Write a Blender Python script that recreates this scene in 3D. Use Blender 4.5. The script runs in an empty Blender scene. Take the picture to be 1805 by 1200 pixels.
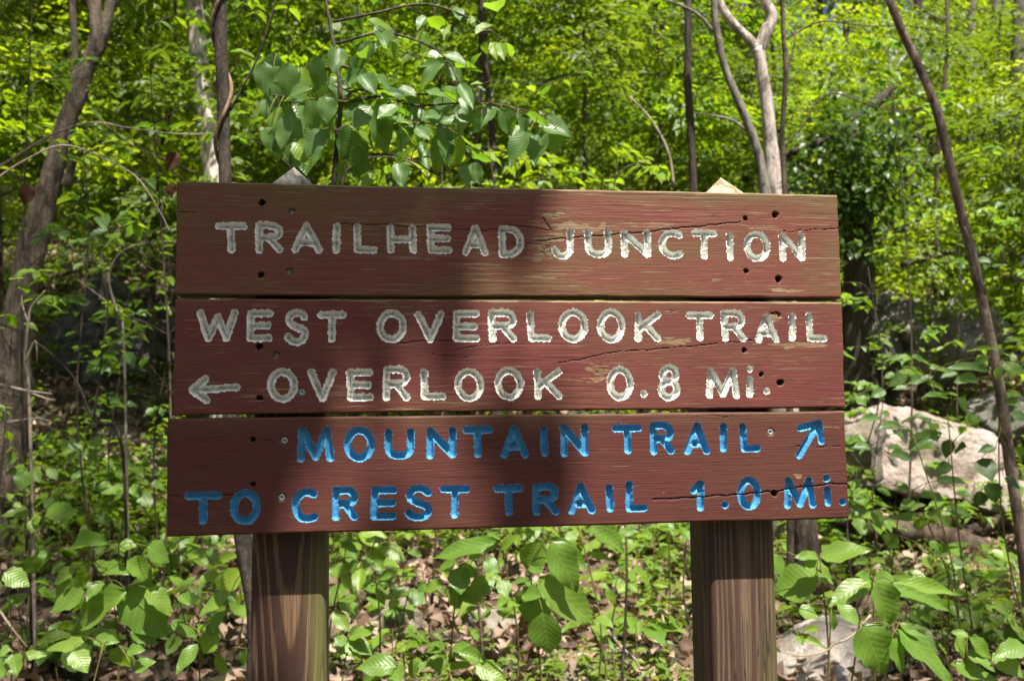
import bpy, math, random
import numpy as np
from mathutils import Vector, Matrix, noise as mnoise

random.seed(7); rng = np.random.default_rng(7)
R = math.radians
C = bpy.context.scene.collection
scene = bpy.context.scene
PI = math.pi

# ------------------------------------------------------------------ camera, world, sun, exposure
CAM_H = 1.12
F = 1716.0                      # focal length in photograph pixels (1805 wide)
cam_d = bpy.data.cameras.new('camera'); cam = bpy.data.objects.new('camera', cam_d); C.objects.link(cam)
cam.location = (0, 0, CAM_H); cam.rotation_euler = (PI/2, 0, 0)
cam_d.sensor_width = 36; cam_d.lens = 36*F/1805; cam_d.clip_start = .02; cam_d.clip_end = 500
cam_d.dof.use_dof = True; cam_d.dof.focus_distance = 1.25; cam_d.dof.aperture_fstop = 8.5
scene.camera = cam
SUN_AZ, SUN_EL = R(27), R(68)   # azimuth measured from straight behind the camera towards the right
SUN = Vector((math.sin(SUN_AZ)*math.cos(SUN_EL), -math.cos(SUN_AZ)*math.cos(SUN_EL), math.sin(SUN_EL)))
w = bpy.data.worlds.new('World'); scene.world = w; w.use_nodes = True
nt = w.node_tree; bg = nt.nodes['Background']
sky = nt.nodes.new('ShaderNodeTexSky'); sky.sky_type = 'NISHITA'; sky.sun_disc = False
sky.sun_elevation = SUN_EL; sky.sun_rotation = math.atan2(SUN.x, SUN.y)
nt.links.new(sky.outputs[0], bg.inputs[0]); bg.inputs[1].default_value = .05; sky.dust_density = 3; sky.ozone_density = .4
sd = bpy.data.lights.new('sun', 'SUN'); sd.energy = 5.0; sd.angle = R(.53); sd.color = (1, .95, .86)
so = bpy.data.objects.new('sun', sd); C.objects.link(so); so.rotation_euler = SUN.to_track_quat('Z', 'Y').to_euler()
so.location = SUN*30
scene.view_settings.view_transform = 'Standard'; scene.view_settings.look = 'None'
scene.view_settings.gamma = 1; scene.view_settings.use_curve_mapping = False
scene.view_settings.exposure = 1.48
scene.render.engine = 'CYCLES'
scene.cycles.max_bounces = 7; scene.cycles.diffuse_bounces = 4; scene.cycles.transmission_bounces = 4
scene.cycles.sample_clamp_indirect = 6

# ------------------------------------------------------------------ helpers
def at(px, py, Y):
    return Vector(((px-902.5)/F*Y, Y, CAM_H-(py-600)/F*Y))

_vt = rng.random((256, 256))
def vnoise(x, y):
    xi = np.floor(x).astype(int); yi = np.floor(y).astype(int); fx = x-xi; fy = y-yi
    fx = fx*fx*(3-2*fx); fy = fy*fy*(3-2*fy)
    a = _vt[xi % 256, yi % 256]; b = _vt[(xi+1) % 256, yi % 256]; c = _vt[xi % 256, (yi+1) % 256]; d = _vt[(xi+1) % 256, (yi+1) % 256]
    return (a*(1-fx)+b*fx)*(1-fy)+(c*(1-fx)+d*fx)*fy
def fbm(x, y, o=4):
    s = 0; a = .5
    for k in range(o):
        s = s+a*vnoise(x*2**k+17.3*k, y*2**k+5.1*k); a *= .5
    return s/(1-.5**o)

def mesh_np(name, V, polys, mats=(), smooth=True, tint=None, uv=None, attrs=None):
    """V (n,3); polys: (m,k) array or list of such arrays."""
    if not isinstance(polys, list): polys = [polys]
    polys = [np.asarray(p, dtype=np.int32) for p in polys if len(p)]
    me = bpy.data.meshes.new(name)
    me.vertices.add(len(V)); me.vertices.foreach_set('co', np.asarray(V, dtype=np.float32).ravel())
    tot = np.concatenate([np.full(len(p), p.shape[1], dtype=np.int32) for p in polys])
    idx = np.concatenate([p.ravel() for p in polys])
    me.loops.add(len(idx)); me.loops.foreach_set('vertex_index', idx)
    me.polygons.add(len(tot)); st = np.concatenate([[0], np.cumsum(tot)[:-1]]).astype(np.int32)
    me.polygons.foreach_set('loop_start', st)
    try: me.polygons.foreach_set('loop_total', tot)
    except Exception: pass
    if smooth: me.polygons.foreach_set('use_smooth', np.ones(len(tot), dtype=bool))
    for m in mats: me.materials.append(m)
    al = dict(attrs or {})
    if tint is not None: al['tint'] = tint
    for k, a in al.items():
        t = me.attributes.new(k, 'FLOAT', 'POINT'); t.data.foreach_set('value', np.asarray(a, dtype=np.float32))
    if uv is not None:
        l = me.uv_layers.new(name='UVMap'); l.data.foreach_set('uv', np.asarray(uv, dtype=np.float32)[idx].ravel())
    me.update(calc_edges=True); me.validate()
    return me

def put(name, me, parent=None, loc=None, mat=None, kind=None):
    o = bpy.data.objects.new(name, me); C.objects.link(o)
    if mat is not None: o.matrix_basis = mat
    elif loc is not None: o.location = loc
    if parent is not None: o.parent = parent
    if kind: o['kind'] = kind
    return o
def thing(name, label, cat, loc=(0, 0, 0), group=None):
    o = bpy.data.objects.new(name, None); C.objects.link(o); o.location = loc; o.empty_display_size = .05
    tag(o, label, cat, group); return o
def tag(o, label, cat, group=None):
    o['label'] = label; o['category'] = cat
    if group: o['group'] = group
    return o

def catmull(P, n=6):
    P = [np.array(p, dtype=float) for p in P]
    if len(P) < 3: return [P[0]+(P[-1]-P[0])*t for t in np.linspace(0, 1, n+1)]
    Q = [2*P[0]-P[1]]+P+[2*P[-1]-P[-2]]; out = []
    for i in range(1, len(Q)-2):
        for k in range(n):
            t = k/n; a, b, c, d = Q[i-1:i+3]
            out.append(.5*((2*b)+(-a+c)*t+(2*a-5*b+4*c-d)*t*t+(-a+3*b-3*c+d)*t**3))
    out.append(P[-1]); return out

def tube_geo(P, rad, sides=8, rough=0, n=6, seed=0):
    """returns V, quads. P control points; rad: list per control point (interpolated)."""
    Q = np.array(catmull(P, n)); m = len(Q)
    r = np.interp(np.linspace(0, 1, m), np.linspace(0, 1, len(rad)), rad)
    T = np.gradient(Q, axis=0); T /= np.linalg.norm(T, axis=1)[:, None]+1e-9
    up = np.array([0, 0, 1.]) if abs(T[0][2]) < .8 else np.array([0, 1., 0])
    V = []
    a = np.linspace(0, 2*PI, sides, endpoint=False)
    rs = np.random.default_rng(seed)
    ph = rs.random(4)*6
    for i in range(m):
        s = np.cross(T[i], up); s /= np.linalg.norm(s)+1e-9; u = np.cross(s, T[i]); up = u
        rr = r[i]*(1+rough*(np.sin(a*2+ph[0]+i*.35)*.5+np.sin(a*3+ph[1]-i*.5)*.35+(rs.random(sides)-.5)*.8))
        V.append(Q[i]+np.outer(np.cos(a)*rr, s)+np.outer(np.sin(a)*rr, u))
    V = np.concatenate(V)
    i, j = np.meshgrid(np.arange(m-1), np.arange(sides), indexing='ij'); i = i.ravel(); j = j.ravel(); k = (j+1) % sides
    Qd = np.stack([i*sides+j, i*sides+k, (i+1)*sides+k, (i+1)*sides+j], 1)
    # end caps
    V = np.concatenate([V, Q[:1], Q[-1:]])
    jj = np.arange(sides); kk = (jj+1) % sides
    c0 = np.stack([kk, jj, np.full(sides, m*sides)], 1); c1 = np.stack([(m-1)*sides+jj, (m-1)*sides+kk, np.full(sides, m*sides+1)], 1)
    return V, Qd, np.concatenate([c0, c1])
class MB:
    def __init__(s): s.V = []; s.Q = []; s.T = []; s.n = 0
    def tube(s, P, rad, sides=6, rough=0, n=5, seed=0):
        V, Q, T = tube_geo(P, rad, sides, rough, n, seed); s.V.append(V); s.Q.append(Q+s.n); s.T.append(T+s.n); s.n += len(V); return s
    def build(s, name, mat, parent=None, origin=(0, 0, 0), kind=None, smooth=True):
        me = mesh_np(name, np.concatenate(s.V)-np.array(origin), [np.concatenate(s.Q), np.concatenate(s.T)], [mat], smooth)
        return put(name, me, parent, kind=kind)

# ------------------------------------------------------------------ materials
def mat_new(name):
    m = bpy.data.materials.new(name); m.use_nodes = True
    t = m.node_tree; return m, t, t.nodes['Principled BSDF'], t.nodes['Material Output']
class N:
    """small node helper"""
    def __init__(s, t): s.t = t
    def new(s, ty, **kw):
        n = s.t.nodes.new(ty)
        for k, v in kw.items(): setattr(n, k, v)
        return n
    def link(s, a, b): s.t.links.new(a, b)
    def setin(s, sock, v):
        if hasattr(v, 'is_linked') or hasattr(v, 'links'): s.link(v, sock)
        else:
            if isinstance(v, tuple) and len(v) == 3 and sock.type == 'RGBA': v = (*v, 1)
            sock.default_value = v
    def noise(s, vec, scale=1, detail=4, rough=.55, dist=0, dim='3D'):
        n = s.new('ShaderNodeTexNoise'); n.inputs['Scale'].default_value = scale; n.inputs['Detail'].default_value = detail
        n.inputs['Roughness'].default_value = rough; n.inputs['Distortion'].default_value = dist
        if vec is not None: s.link(vec, n.inputs['Vector'])
        return n.outputs['Fac']
    def mapping(s, vec, scale=(1, 1, 1), loc=(0, 0, 0), rot=(0, 0, 0)):
        n = s.new('ShaderNodeMapping'); n.inputs['Scale'].default_value = scale; n.inputs['Location'].default_value = loc
        n.inputs['Rotation'].default_value = rot; s.link(vec, n.inputs['Vector']); return n.outputs[0]
    def ramp(s, f, a, b, lo=0., hi=1.):
        n = s.new('ShaderNodeMapRange'); n.interpolation_type = 'SMOOTHSTEP'; s.link(f, n.inputs[0])
        n.inputs[1].default_value = a; n.inputs[2].default_value = b; n.inputs[3].default_value = lo; n.inputs[4].default_value = hi; return n.outputs[0]
    def mix(s, f, a, b, mode='MIX'):
        n = s.new('ShaderNodeMix', data_type='RGBA', blend_type=mode); n.clamp_factor = True
        s.setin(n.inputs[0], f); s.setin(n.inputs[6], a); s.setin(n.inputs[7], b); return n.outputs[2]
    def math(s, op, a, b=0., clamp=False):
        n = s.new('ShaderNodeMath', operation=op, use_clamp=clamp); s.setin(n.inputs[0], a); s.setin(n.inputs[1], b); return n.outputs[0]
    def attr(s, name):
        n = s.new('ShaderNodeAttribute', attribute_name=name); return n.outputs['Fac']
    def bump(s, h, strength=.5, dist=.01, normal=None):
        n = s.new('ShaderNodeBump'); n.inputs['Strength'].default_value = strength; n.inputs['Distance'].default_value = dist
        s.link(h, n.inputs['Height'])
        if normal is not None: s.link(normal, n.inputs['Normal'])
        return n.outputs[0]
    def obj(s): return s.new('ShaderNodeTexCoord').outputs['Object']
    def rand(s): return s.new('ShaderNodeObjectInfo').outputs['Random']

def board_mat(name, paint, paint2, wood, streak, algae, seed):
    m, t, p, out = mat_new(name); n = N(t); o = n.mapping(n.obj(), loc=(seed*3.1, 0, seed*1.7))
    wob = n.mapping(o, (1, 1, 1))
    g1 = n.noise(n.mapping(wob, (13, 40, 460)), 1, 4, .6, .25)       # streaks of worn paint
    g2 = n.noise(n.mapping(wob, (18, 60, 620)), 1, 4, .7, .15)         # fine fibres
    big = n.noise(n.mapping(o, (3.2, 3, 16)), 1, 3, .6)
    big2 = n.noise(n.mapping(o, (5, 4, 9), (4, 0, 2)), 1, 4, .6)
    th = n.math('ADD', g1, n.math('MULTIPLY', n.math('SUBTRACT', big, .5), .34))
    th = n.math('ADD', th, n.math('MULTIPLY', n.math('SUBTRACT', g2, .5), .16))
    wear = n.ramp(th, streak, streak+.035)
    wa = n.attr('wear')
    worn = n.math('MAXIMUM', n.math('MULTIPLY', wear, .8), n.math('MULTIPLY', n.ramp(n.math('ADD', wa, n.math('ADD', n.math('MULTIPLY', n.math('SUBTRACT', g1, .5), 1.3), n.math('MULTIPLY', n.math('SUBTRACT', g2, .5), .6))), .42, .66), .8))
    pc = n.mix(n.ramp(big2, .3, .7), paint, paint2)
    pc = n.mix(n.math('MULTIPLY', n.ramp(g2, .38, .68), .6), pc, tuple(c*.62 for c in paint))
    alg = n.math('MULTIPLY', n.ramp(n.noise(n.mapping(o, (4, 3, 14), (9, 3, 1)), 1, 5, .65), .42, .66), algae)
    alg = n.math('ADD', alg, n.math('MULTIPLY', n.attr('edge'), .55), True)
    pc = n.mix(alg, pc, (.105, .080, .030))
    wc = n.mix(n.ramp(n.math('ADD', n.math('MULTIPLY', g2, .5), n.math('MULTIPLY', big2, .5)), .35, .65), tuple(c*.95 for c in wood), tuple(c*.42 for c in wood))
    col = n.mix(worn, pc, wc)
    ln = n.noise(n.mapping(o, (7, 30, 420), (2, 0, 5)), 1, 3, .6, .1)
    col = n.mix(n.math('MULTIPLY', n.ramp(n.math('ABSOLUTE', n.math('SUBTRACT', ln, .5)), .004, .022, 1., 0.), .5), col, tuple(c*.35 for c in paint))
    spk = n.noise(n.mapping(o, (150, 60, 300)), 1, 2, .5)
    col = n.mix(n.ramp(spk, .70, .78), col, tuple(c*.28 for c in paint))
    col = n.mix(n.attr('dark'), col, (.012, .008, .005))
    n.link(col, p.inputs['Base Color'])
    rg = n.ramp(g2, .2, .8, .5, .72); n.link(rg, p.inputs['Roughness']); p.inputs['Specular IOR Level'].default_value = .2
    h = n.math('ADD', n.math('MULTIPLY', g2, .5), n.math('MULTIPLY', g1, .8)); h = n.math('SUBTRACT', h, n.math('MULTIPLY', worn, .45))
    n.link(n.bump(h, .65, .0011), p.inputs['Normal'])
    return m
def letter_mat(name, c1, c2, dirt_shade, dirt_shade_col):
    m, t, p, out = mat_new(name); n = N(t); o = n.obj()
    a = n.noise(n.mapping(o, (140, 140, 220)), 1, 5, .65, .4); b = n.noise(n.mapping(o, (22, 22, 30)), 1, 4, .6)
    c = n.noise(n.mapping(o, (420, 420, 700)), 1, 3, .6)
    dz = n.ramp(n.math('ADD', n.math('MULTIPLY', a, .6), n.math('MULTIPLY', n.attr('deep'), .36)), .40, .72)  # patchy grime, plus groove-floor shade painted into the colour by carving depth
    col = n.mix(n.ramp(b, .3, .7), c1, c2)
    col = n.mix(n.math('MULTIPLY', dz, dirt_shade), col, dirt_shade_col)
    col = n.mix(n.math('MULTIPLY', n.ramp(c, .56, .74), dirt_shade*.8), col, tuple(x*.55 for x in dirt_shade_col))
    col = n.mix(n.attr('dark'), col, (.01, .008, .006))
    n.link(col, p.inputs['Base Color']); p.inputs['Roughness'].default_value = .5; p.inputs['Specular IOR Level'].default_value = .35
    n.link(n.bump(n.math('ADD', a, c), .6, .0008), p.inputs['Normal'])
    return m
def post_mat(name, light, dark, green, seed, tilt=.02):
    m, t, p, out = mat_new(name); n = N(t); o = n.mapping(n.obj(), loc=(0, 0, seed))
    # growth rings of a plain-sawn post: rings about an axis that wanders along the height
    w1 = n.noise(n.mapping(o, (9, 9, 2.2)), 1, 2, .5)
    sep = n.new('ShaderNodeSeparateXYZ'); n.link(n.obj(), sep.inputs[0])
    zz = n.math('MULTIPLY', n.math('ADD', sep.outputs[2], seed-1.6), tilt)
    xx = n.math('ADD', sep.outputs[0], n.math('MULTIPLY', n.math('SUBTRACT', w1, .5), .018))
    yy = n.math('ADD', sep.outputs[1], .02)
    rr = n.math('SQRT', n.math('ADD', n.math('POWER', n.math('ABSOLUTE', xx), 2.), n.math('POWER', n.math('ADD', yy, zz), 2.)))
    ring = n.math('SINE', n.math('MULTIPLY', rr, 1250.))
    ring = n.math('ADD', ring, n.math('MULTIPLY', n.math('SUBTRACT', n.noise(n.mapping(o, (260, 260, 3)), 1, 3), .5), 2.2))
    rf = n.ramp(ring, *((.1, .85) if tilt > .01 else (-.6, 1.2)))
    fib = n.noise(n.mapping(o, (700, 700, 12)), 1, 3, .6)
    big = n.noise(n.mapping(o, (14, 14, 3)), 1, 4, .6)
    col = n.mix(rf, dark, light)
    col = n.mix(n.math('MULTIPLY', n.ramp(fib, .4, .62), .6), col, tuple(c*.5 for c in dark))
    col = n.mix(n.math('MULTIPLY', n.ramp(n.math('ADD', n.math('MULTIPLY', sep.outputs[0], 12.), big), .62, 1.05), green), col, (.10, .105, .022))
    ck = n.math('ABSOLUTE', n.math('SUBTRACT', n.noise(n.mapping(o, (85, 85, 1.6)), 1, 3, .6), .5))
    crack = n.math('MULTIPLY', n.ramp(ck, .0, .011, 1., 0.), n.ramp(n.noise(n.mapping(o, (30, 30, 5), (3, 1, 1)), 1, 2), .5, .56))
    col = n.mix(crack, col, (.02, .012, .008))
    n.link(col, p.inputs['Base Color']); p.inputs['Roughness'].default_value = .75
    h = n.math('ADD', n.math('MULTIPLY', rf, .7), n.math('MULTIPLY', fib, .6)); h = n.math('SUBTRACT', h, n.math('MULTIPLY', crack, 1.5))
    n.link(n.bump(h, .7, .0012), p.inputs['Normal'])
    return m
def bark_mat(name, c1, c2, scale=1., ridge=1., lichen=.3):
    m, t, p, out = mat_new(name); n = N(t); o = n.obj()
    v = n.noise(n.mapping(o, (38*scale, 38*scale, 7*scale)), 1, 6, .68, .6)
    f = n.noise(n.mapping(o, (160*scale, 160*scale, 60*scale)), 1, 4, .6)
    b = n.noise(n.mapping(o, (7, 7, 3)), 1, 4, .6)
    col = n.mix(n.ramp(v, .35, .65), c1, c2)
    col = n.mix(n.math('MULTIPLY', n.ramp(f, .4, .7), .45), col, tuple(x*.5 for x in c1))
    bl = n.noise(n.mapping(o, (16*scale, 16*scale, 9*scale), (4, 4, 4)), 1, 5, .7, .8)
    col = n.mix(n.math('MULTIPLY', n.ramp(bl, .50, .60), .72), col, tuple(x*.32 for x in c1))
    col = n.mix(n.math('MULTIPLY', n.ramp(b, .5, .7), lichen), col, (.20, .21, .15))
    n.link(col, p.inputs['Base Color']); p.inputs['Roughness'].default_value = .85; p.inputs['Specular IOR Level'].default_value = .25
    n.link(n.bump(n.math('ADD', v, n.math('MULTIPLY', f, .4)), .9, .012*ridge), p.inputs['Normal'])
    return m
def leaf_mat(name, c, c2, tc, trans=.45, rough=.42, vein=True, spec=.4, nveins=9):
    m, t, p, out = mat_new(name); n = N(t)
    tint = n.math('ADD', n.math('MULTIPLY', n.rand(), .6), n.math('MULTIPLY', n.attr('tint'), .75))
    tint = n.math('FRACT', tint)
    nz = n.noise(n.obj(), 30, 3)
    col = n.mix(n.ramp(tint, .0, 1.), c, c2)
    tcol = n.mix(n.ramp(tint, .0, 1.), tc, tuple(x*y for x, y in zip(tc, (.62, .78, .55))))
    col = n.mix(n.math('MULTIPLY', n.ramp(nz, .35, .7), .25), col, tuple(x*.6 for x in c))
    sp_ = n.noise(n.obj(), 9 if vein else 30, 3, .7)
    if vein: col = n.mix(n.math('MULTIPLY', n.ramp(n.math('ADD', sp_, n.math('MULTIPLY', tint, .10)), .70, .74), .7), col, (.13, .085, .025))
    nor = None
    if vein:
        uvn = n.new('ShaderNodeUVMap').outputs[0]; s = n.new('ShaderNodeSeparateXYZ'); n.link(uvn, s.inputs[0])
        au = n.math('ABSOLUTE', n.math('SUBTRACT', s.outputs[0], .5))
        ph = n.math('SUBTRACT', n.math('MULTIPLY', s.outputs[1], float(nveins)), n.math('MULTIPLY', au, nveins*.62))
        wv = n.math('SINE', n.math('MULTIPLY', ph, 2*PI))
        vn = n.ramp(wv, .72, .98); mid = n.ramp(au, .0, .035, 1., 0.)
        vv = n.math('MAXIMUM', n.math('MULTIPLY', vn, .6), mid)
        col = n.mix(n.math('MULTIPLY', vv, .28), col, tuple(min(1, x*1.6+.01) for x in c))
        hh = n.math('SUBTRACT', n.math('MULTIPLY', wv, -.35), n.math('MULTIPLY', mid, .9))
        nor = n.bump(hh, .32, .0012); n.link(nor, p.inputs['Normal'])
    n.link(col, p.inputs['Base Color']); p.inputs['Roughness'].default_value = rough; p.inputs['Specular IOR Level'].default_value = spec
    tr = n.new('ShaderNodeBsdfTranslucent'); n.link(tcol, tr.inputs[0])
    if nor is not None: n.link(nor, tr.inputs['Normal'])
    mx = n.new('ShaderNodeMixShader'); mx.inputs[0].default_value = trans
    n.link(p.outputs[0], mx.inputs[1]); n.link(tr.outputs[0], mx.inputs[2]); n.link(mx.outputs[0], out.inputs[0])
    return m
def rock_mat(name, c1, c2, moss=.3, scale=1.):
    m, t, p, out = mat_new(name); n = N(t); o = n.obj()
    a = n.noise(o, 6*scale, 8, .65, .3); b = n.noise(n.mapping(o, (1, 1, 1), (5, 2, 1)), 45*scale, 6, .7); d = n.noise(n.mapping(o, (1, 1, 1), (1, 7, 1)), 2.5*scale, 5, .6)
    col = n.mix(n.ramp(a, .35, .65), c1, c2); col = n.mix(n.math('MULTIPLY', n.ramp(b, .45, .7), .5), col, tuple(x*.42 for x in c1))
    col = n.mix(n.math('MULTIPLY', n.ramp(b, .28, .4, 1., 0.), .5), col, tuple(min(.75, x*1.5) for x in c2))
    col = n.mix(n.math('MULTIPLY', n.ramp(d, .5, .64), moss), col, (.05, .065, .02))
    n.link(col, p.inputs['Base Color']); p.inputs['Roughness'].default_value = .9
    n.link(n.bump(n.math('ADD', a, n.math('MULTIPLY', b, .5)), 1., .04), p.inputs['Normal'])
    return m

M = {}
M['b1'] = board_mat('worn_red_stain', (.158, .045, .034), (.128, .056, .030), (.30, .22, .12), .60, .6, 1)
M['b2'] = board_mat('faded_red_stain', (.140, .036, .031), (.112, .031, .026), (.30, .21, .11), .615, .22, 2)
M['b3'] = board_mat('dark_red_stain', (.094, .027, .022), (.078, .023, .018), (.26, .19, .11), .685, .10, 3)
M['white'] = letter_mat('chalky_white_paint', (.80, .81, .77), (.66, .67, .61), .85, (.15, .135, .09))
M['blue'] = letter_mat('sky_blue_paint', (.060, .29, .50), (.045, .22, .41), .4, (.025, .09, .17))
M['post_l'] = post_mat('brown_treated_pine', (.165, .090, .046), (.045, .017, .008), .7, 1.1, .03)
M['post_r'] = post_mat('grey_brown_pine', (.130, .084, .050), (.058, .026, .014), .35, 1.7, .006)
M['end_l'] = bark_mat('grey_weathered_end_grain', (.16, .145, .125), (.30, .275, .24), 3., .15, .1)
M['end_r'] = bark_mat('tan_end_grain', (.30, .22, .13), (.50, .39, .26), 3., .15, .0)
M['steel'] = mat_new('galvanized_screw')[0]
_p = M['steel'].node_tree.nodes['Principled BSDF']; _p.inputs['Base Color'].default_value = (.25, .28, .27, 1); _p.inputs['Roughness'].default_value = .5; _p.inputs['Metallic'].default_value = .4
M['bark_brown'] = bark_mat('brown_bark', (.052, .037, .028), (.155, .115, .085), 1., 1.2, .25)
M['bark_dark'] = bark_mat('dark_bark', (.038, .028, .022), (.085, .065, .05), 1.3, .7, .15)
M['bark_pale'] = bark_mat('pale_bark', (.40, .32, .28), (.72, .64, .58), .8, 1.2, .08)
M['bark_fork'] = bark_mat('mottled_pale_bark', (.34, .26, .22), (.74, .66, .60), 1.3, 1.3, .05)
M['bark_lean'] = bark_mat('red_brown_bark', (.115, .078, .058), (.30, .22, .175), 1.2, .9, .25)
M['bark_grey'] = bark_mat('grey_bark', (.12, .105, .085), (.25, .22, .18), 1., .8, .35)
M['bark_far'] = bark_mat('distant_bark', (.10, .08, .06), (.21, .175, .14), .5, 1.5, .3)
M['twig'] = bark_mat('pale_twig', (.26, .20, .15), (.40, .33, .27), 2., .3, .1)
M['stem'] = bark_mat('green_brown_stem', (.13, .15, .035), (.16, .09, .045), 2., .2, .0)
M['vine'] = bark_mat('brown_vine_bark', (.16, .10, .06), (.30, .21, .14), 2., .3, .0)
M['elm'] = leaf_mat('elm_leaf', (.105, .185, .050), (.080, .155, .040), (.30, .50, .03), .42, .38, True, .5, 11)
M['ivy'] = leaf_mat('seedling_leaf', (.150, .240, .034), (.090, .175, .024), (.32, .50, .02), .40, .40, True, .4, 8)
M['lime'] = leaf_mat('young_leaf', (.175, .265, .026), (.115, .210, .020), (.42, .58, .02), .45, .4, True, .4, 8)
M['far1'] = leaf_mat('forest_leaf', (.150, .235, .016), (.080, .145, .014), (.44, .60, .015), .46, .45, False, .35)
M['far2'] = leaf_mat('forest_leaf_deep', (.090, .140, .018), (.055, .095, .014), (.28, .36, .018), .42, .45, False, .35)
M['far3'] = leaf_mat('forest_leaf_yellow', (.22, .28, .018), (.12, .185, .015), (.56, .66, .015), .48, .45, False, .35)
M['cover'] = leaf_mat('ground_cover_leaf', (.145, .210, .024), (.085, .140, .018), (.38, .46, .02), .42, .45, False, .35)
M['dark_ivy'] = leaf_mat('dark_ivy_leaf', (.055, .105, .018), (.038, .075, .014), (.14, .24, .014), .35, .4, False, .4)
M['dead'] = leaf_mat('dead_leaf', (.42, .30, .22), (.10, .055, .035), (.30, .16, .07), .15, .6, False, .3)
M['dead_brown'] = leaf_mat('withered_leaf', (.06, .025, .014), (.09, .035, .02), (.12, .04, .015), .3, .6, False, .3)
M['rock_pink'] = rock_mat('pinkish_sandstone', (.26, .19, .155), (.50, .41, .36), .5)
M['rock_grey'] = rock_mat('grey_mossy_rock', (.15, .135, .12), (.30, .275, .255), .45)
M['rock_slab'] = rock_mat('pale_slab_stone', (.46, .37, .31), (.70, .62, .56), .2, 1.5)
M['rock_dark'] = rock_mat('dark_mossy_rock', (.05, .045, .038), (.16, .14, .125), .6, 1.6)
M['rock_tan'] = rock_mat('tan_sandstone', (.24, .18, .13), (.38, .31, .24), .5, 2)
M['log'] = bark_mat('rotting_log', (.035, .022, .015), (.10, .065, .045), .8, 1., .2)
def ground_mat():
    m, t, p, out = mat_new('forest_soil'); n = N(t); o = n.obj()
    a = n.noise(o, 9, 6, .7); b = n.noise(o, 60, 5, .7); d = n.noise(n.mapping(o, (1, 1, 1), (3, 3, 0)), 1.3, 4, .6)
    col = n.mix(n.ramp(a, .35, .65), (.045, .028, .018), (.13, .08, .05)); col = n.mix(n.ramp(b, .5, .65), col, (.20, .13, .085))
    col = n.mix(n.math('MULTIPLY', n.ramp(d, .48, .62), .6), col, (.045, .07, .015))
    n.link(col, p.inputs['Base Color']); p.inputs['Roughness'].default_value = .95
    n.link(n.bump(n.math('ADD', a, b), 1, .03), p.inputs['Normal']); return m
M['ground'] = ground_mat()

# ------------------------------------------------------------------ ground
def sp(x, k=1.): return np.log1p(np.exp(np.clip(x/k, -30, 30)))*k
def gz(x, y):
    x = np.asarray(x, float); y = np.asarray(y, float)
    z = .045*sp(y-1, .4)+.33*sp(y-5.0, .5)-.10*sp(y-13, 1.)+.10*sp(-x-1.5, .5)*np.clip((y-1)/4, 0, 1)-.06*sp(x-6, 1)-.07*sp(y-13, 1.)*np.clip((x/np.maximum(y, 1)-.05)/.25, 0, 1)
    z = z+.06*(fbm(x*1.3+40, y*1.3+40, 3)-.5)+(fbm(x*.35+9, y*.35+3, 2)-.5)*.7*np.clip((y-4)/6, 0, 1)
    far = np.clip((np.hypot(x, y)-55)/60, 0, 1)
    return z*(1-far*.25)
def gpt(px, py):
    """where the ray through a photo pixel meets the ground"""
    d = at(px, py, 1.)-Vector((0, 0, CAM_H)); t = 1.2
    while t < 80:
        if CAM_H+d.z*t < gz(d.x*t, t): break
        t += .03
    return Vector((d.x*t, t, float(gz(d.x*t, t))))
u = np.linspace(-1, 1, 260); gx = np.sign(u)*(np.abs(u)**2.2*150+np.abs(u)*3)
v = np.linspace(0, 1, 300); gy = -8+v*8+v**1.6*12+v**5*180
X, Y = np.meshgrid(gx, gy, indexing='ij'); Z = gz(X, Y)+(fbm(X*9, Y*9, 3)-.5)*.03*(Y < 9)
i, j = np.meshgrid(np.arange(259), np.arange(299), indexing='ij'); i = i.ravel(); j = j.ravel()
ground = put('ground', mesh_np('ground', np.stack([X, Y, Z], 2).reshape(-1, 3), np.stack([i*300+j, (i+1)*300+j, (i+1)*300+j+1, i*300+j+1], 1), [M['ground']]), kind='structure')

# ------------------------------------------------------------------ the sign
RS = Matrix.Rotation(R(7.87), 4, 'Z') @ Matrix.Rotation(R(-4.27), 4, 'X') @ Matrix.Rotation(R(-.05), 4, 'Y')
SM = Matrix.Translation((-.0018, 1.2339, .0556+CAM_H)) @ RS
SMI = SM.inverted()
def sloc(px, py, dep=0.):
    """photo pixel -> point on the sign's own plane (x right, z up, y into the board)"""
    o = SMI @ Vector((0, 0, CAM_H)); d = (SMI.to_3x3() @ Vector(((px-902.5)/F, 1, -(py-600)/F)))
    t = (dep-o.y)/d.y; q = o+d*t; return q.x, q.z
CROP = {'A': (290, 300, 2.8574), 'B': (890, 300, 2.8574), 'C': (280, 710, 2.4484), 'D': (890, 710, 2.4484)}
def cp(c, x, y): ox, oy, s = CROP[c]; return ox+x/s, oy+y/s
def arc(cx, cy, rx, ry, a0, a1, n=14): return [(cx+rx*math.cos(R(a)), cy+ry*math.sin(R(a))) for a in np.linspace(a0, a1, n)]
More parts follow.
